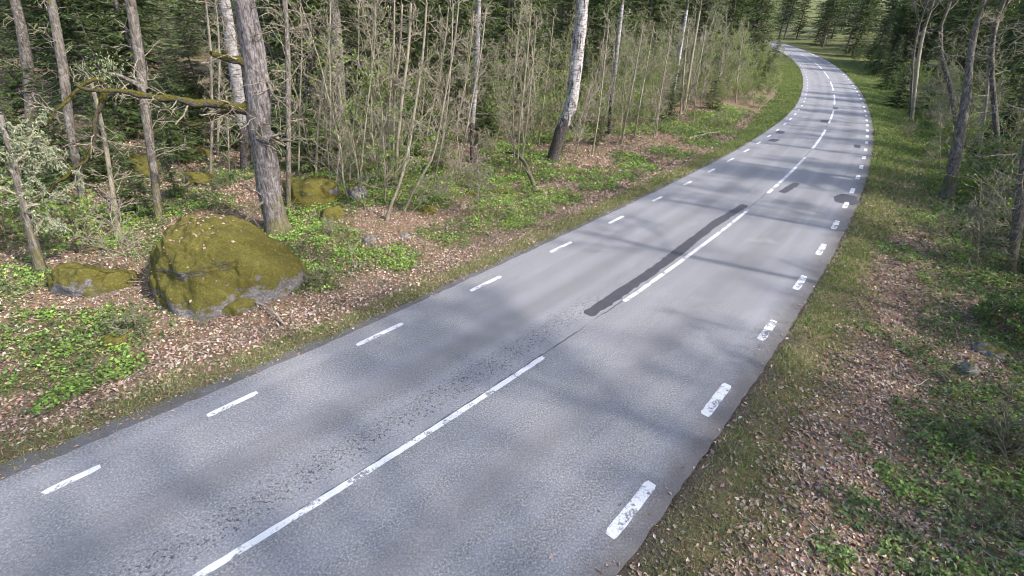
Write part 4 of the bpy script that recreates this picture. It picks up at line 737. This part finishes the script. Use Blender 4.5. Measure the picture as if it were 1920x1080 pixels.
for i, (px, w0, w1, m_, bd, lb) in enumerate([
    ([(535, 612), (505, 590), (470, 572), (425, 568)], 5, 2, M_DEADWOOD, .15, 'forked dead branch lying on the front foot of the largest boulder'), ([(285, 560), (310, 545), (345, 528)], 3, 2, M_DEADWOOD, .05, 'thin stick leaning on the left foot of the largest boulder'), ([(635, 325), (670, 333), (705, 338)], 9, 7, M_DEADWOOD, 0, 'rotten log behind the bright herbs near the grey aspen'), ([(1005, 362), (985, 330), (965, 305), (945, 285)], 9, 4, M_BARK, .5, 'dark fallen branch with upturned root below the two thin stems'), ([(665, 505), (655, 470), (640, 445)], 2, 1.5, M_DEADWOOD, .1, 'thin stick right of the oak foot'), ([(1920, 525), (1890, 505), (1860, 488)], 4, 3, M_BIRCH, .02, 'white birch stick lying near the right edge tree'), ([(1745, 438), (1785, 452), (1830, 468)], 4, 2, M_DEADWOOD, .05, 'pale stick lying in the hollow below the verge tree'), ([(1760, 890), (1785, 870), (1800, 845)], 2.5, 1.5, M_DEADWOOD, .06, 'short pale stick on the green patch of the near right bank'), ([(1690, 1010), (1730, 1050), (1760, 1079)], 3, 2, M_DEADWOOD, .03, 'dark stick at the bottom right'), ([(600, 350), (640, 345), (690, 352)], 3, 2, M_MOSS, .02, 'mossy stick right of the rounded boulder'), ([(880, 365), (930, 360), (985, 362)], 8, 6, M_MOSS, 0, 'moss covered log in herbs right of the sapling clump'), ([(330, 360), (360, 345), (405, 352)], 5, 3, M_BARK, .1, 'dark fallen branch above the largest boulder'), ([(1290, 262), (1320, 255), (1350, 248)], 4, 3, M_DEADWOOD, .1, 'grey fallen branch on the bank near the bend'), ([(1880, 395), (1850, 372), (1830, 368)], 5, 3, M_DEADWOOD, .3, 'broken branches piled at the right edge'), ([(1915, 400), (1880, 380), (1845, 385)], 5, 3, M_DEADWOOD, .4, 'second broken branch of the pile at right edge'), ([(560, 330), (600, 310), (640, 300)], 4, 3, M_BARK, .1, 'fallen branch behind the rounded boulder')]):
    stick('fallen_branch', lb, px, w0, w1, m_, 40 + i, .02, bd)

# ------------------------------------------------------------------ stuff on the ground: dead leaves, grass, herbs
def cloud(n, rmin, rmax, pw, g, half=R(64)):
    a = g.uniform(-half, half, n); f = g.random(n); r = (rmin ** pw + f * (rmax ** pw - rmin ** pw)) ** (1 / pw); return r * np.sin(a), r * np.cos(a), r
g = np.random.default_rng(5)
x, y, r = cloud(600000, 2.6, 48, .85, g); s, t, u, gr, li, he = zones(x, y); k = (u > .03) & (g.random(len(x)) < li * (.55 + .45 * sstep(-.5, .5, fbm2(x, y, 1.7, 61)))); x, y, r, u = x[k], y[k], r[k], u[k]
N = len(x); z = ground_z(x, y) + g.uniform(.004, .03, N); nr = unit(np.stack([g.normal(0, .6, N), g.normal(0, .6, N), np.ones(N)], 1))
V, T, c = leaves(g, np.stack([x, y, z], 1), g.uniform(.032, .095, N) * np.clip(r / 16, 1, 1.6), .4, .62, .55, nr, pick(g, N, [(.33, .245, .19), (.27, .185, .14), (.39, .30, .24), (.20, .14, .105), (.32, .215, .155), (.45, .37, .30), (.14, .10, .075)], .2))
tag(link('leaf_litter', Acc().add(V, None, T, c).mesh('leaf_litter', M_LITTER, False)), 'brown dead leaves strewn over both verges and forest floor', 'leaf litter', kind='stuff')
print('litter', N)
def blades(x, y, h, w, g, cols, lean=.5):
    N = len(x); B = np.stack([x, y, ground_z(x, y) - .01], 1); d = unit(np.stack([g.normal(0, lean, N), g.normal(0, lean, N), np.ones(N)], 1)); b = unit(np.cross(d, g.normal(0, 1, (N, 3)))) * (w * .5)[:, None]; d2 = unit(d + np.stack([g.normal(0, lean, N), g.normal(0, lean, N), np.full(N, -.25)], 1)); M_ = B + d * h[:, None] * .55
    V = np.stack([B - b, B + b, M_ + b * .7, M_ - b * .7, M_ + d2 * h[:, None] * .45], 1).reshape(-1, 3); i = np.arange(N)[:, None] * 5
    return V, i + np.array([[0, 1, 2, 3]]), i + np.array([[3, 2, 4]]), np.repeat(pick(g, N, cols, .2), 5, 0)
n_ = 330000; sd_ = np.where(g.random(n_) < .45, -1, 1); f = g.random(n_); s = (7 ** .45 + f * (120 ** .45 - 7 ** .45)) ** (1 / .45) - 13
u = -.08 + g.random(n_) ** 1.25 * np.where(sd_ < 0, 1.5 + 1.6 * sstep(30, 50, s), 1.5 + 4.2 * sstep(14, 32, s)); t = np.where(sd_ < 0, -(edge_left(s) + u), edge_right(s) + u)
x, y = cpos(s, t); s, t, u, gr, li, he = zones(x, y); r = np.hypot(x, y)
x2, y2, r2 = cloud(200000, 2.8, 45, .9, g); z2 = zones(x2, y2); k2 = g.random(len(x2)) < .5 * np.clip(z2[5], 0, 1) + .10 * (z2[2] > 1.2)
k = g.random(len(x)) < gr * (.45 + .55 * sstep(-.6, .3, fbm2(x, y, 1.9, 63)))
x, y, r, s, t, u = [np.concatenate([a[k], b[k2]]) for a, b in ((x, x2), (y, y2), (r, r2), (s, z2[0]), (t, z2[1]), (u, z2[2]))]; N = len(x); wild = np.arange(N) >= k.sum()
lush = np.clip(np.maximum(.85 * sstep(20, 38, s), np.where(t > 0, .28, .15)) + .35 * fbm2(x, y, .9, 81), 0, .9); h = g.uniform(.05, .13, N) * (1 + .6 * lush) * np.clip(r / 18, 1, 1.8) * np.where(wild, 1.7, 1); w = np.full(N, .010) * np.clip(r / 9, 1, 5)
A = Acc(); L1 = g.random(N) < np.where(wild, .7, .25 + .65 * lush)
for msk, cols in ((L1, [(.10, .165, .04), (.13, .19, .05), (.17, .215, .07)]), (~L1, [(.26, .24, .12), (.36, .32, .20), (.19, .20, .075), (.24, .20, .12)])):
    V, Qd, T, c = blades(x[msk], y[msk], h[msk], w[msk], g, cols, .7); A.add(V, Qd, T, c)
tag(link('verge_grass', A.mesh('verge_grass', M_LEAF, False)), 'short mixed green and straw grass along both road edges', 'grass', kind='stuff'); print('grass', N)
x, y, r = cloud(150000, 2.8, 50, .95, g); s, t, u, gr, li, he = zones(x, y); he = he * (.55 + .65 * sstep(-.45, .35, fbm2(x, y, 2.3, 71))); k = g.random(len(x)) < np.clip(he, 0, 1.2) * .85; x, y, r, he, t = x[k], y[k], r[k], he[k], t[k]; N = len(x)
per = 6; hh = g.uniform(.05, .17, N) * (.7 + .5 * he); X = np.repeat(x, per) + g.normal(0, .06, N * per); Y = np.repeat(y, per) + g.normal(0, .06, N * per); Z = ground_z(X, Y) + np.repeat(hh, per) * g.uniform(.25, 1.05, N * per)
bright = np.repeat(sstep(.45, .95, he + g.normal(0, .12, N)) * np.where(t < 0, 1., .6), per)[:, None]; c = pick(g, N * per, [(.17, .28, .05), (.21, .32, .065), (.13, .23, .045), (.24, .33, .09)], .28) * bright + pick(g, N * per, [(.085, .13, .045), (.11, .155, .055), (.065, .10, .035)], .2) * (1 - bright)
V, T, c = leaves(g, np.stack([X, Y, Z], 1), g.uniform(.028, .1, N * per) * np.clip(np.repeat(r, per) / 16, 1, 1.7), .5, .62, .3, unit(np.stack([g.normal(0, .55, N * per), g.normal(0, .55, N * per), np.ones(N * per)], 1)), c)
tag(link('herb_cover', Acc().add(V, None, T, c).mesh('herb_cover', M_LEAF, False)), 'patches of low green herbs covering the forest floor', 'ground cover', kind='stuff'); print('herbs', N * per)
n_ = 1500; s = g.uniform(-6, 45, n_); sd_ = np.where(g.random(n_) < .5, -1, 1); off = g.exponential(.22, n_) - .1; t = np.where(sd_ < 0, -(edge_left(s) + .2 - off), edge_right(s) - off); x, y = cpos(s, t)
V, T, c = leaves(g, np.stack([x, y, zbase(y) + .012], 1), g.uniform(.015, .07, n_), .4, .62, .5, unit(np.stack([g.normal(0, .3, n_), g.normal(0, .3, n_), np.ones(n_)], 1)), pick(g, n_, [(.28, .20, .155), (.35, .26, .21), (.18, .12, .09)]))
tag(link('stray_leaves', Acc().add(V, None, T, c).mesh('stray_leaves', M_LITTER, False)), 'stray dead leaves blown on to the asphalt edges', 'leaf litter', kind='stuff')
# dry twigs on the floor
x, y, r = cloud(9000, 4, 40, .9, g); s, t, u, gr, li, he = zones(x, y); k = (u > 1.2) & (g.random(len(x)) < .6); x, y = x[k], y[k]; N = len(x); a = g.uniform(0, 6.283, N)
Pn = paths(np.stack([x, y, ground_z(x, y) + .02], 1), np.stack([np.cos(a), np.sin(a), g.normal(.05, .12, N)], 1), g.uniform(.15, .6, N), 4, g, .2); V, Qd = tubes(Pn, g.uniform(.003, .008, (N, 1)) * np.array([[1, .9, .7, .4]]), 3)
tag(link('dry_twigs', Acc().add(V, Qd, None, np.repeat(pick(g, N, [(.30, .26, .22), (.2, .165, .135), (.42, .38, .33)]), 12, 0)).mesh('dry_twigs', M_LITTER)), 'dry fallen twigs scattered over the forest floor', 'twigs', kind='stuff')
# prototypes that found no place
for lst, fl in ((SAP, used), (SPR, us), (YSP, uy), (TT, ut), (SHR, uh)):
    for o, f in zip(lst, fl):
        if not f:
            for c in list(o.children_recursive): bpy.data.objects.remove(c)
            bpy.data.objects.remove(o)
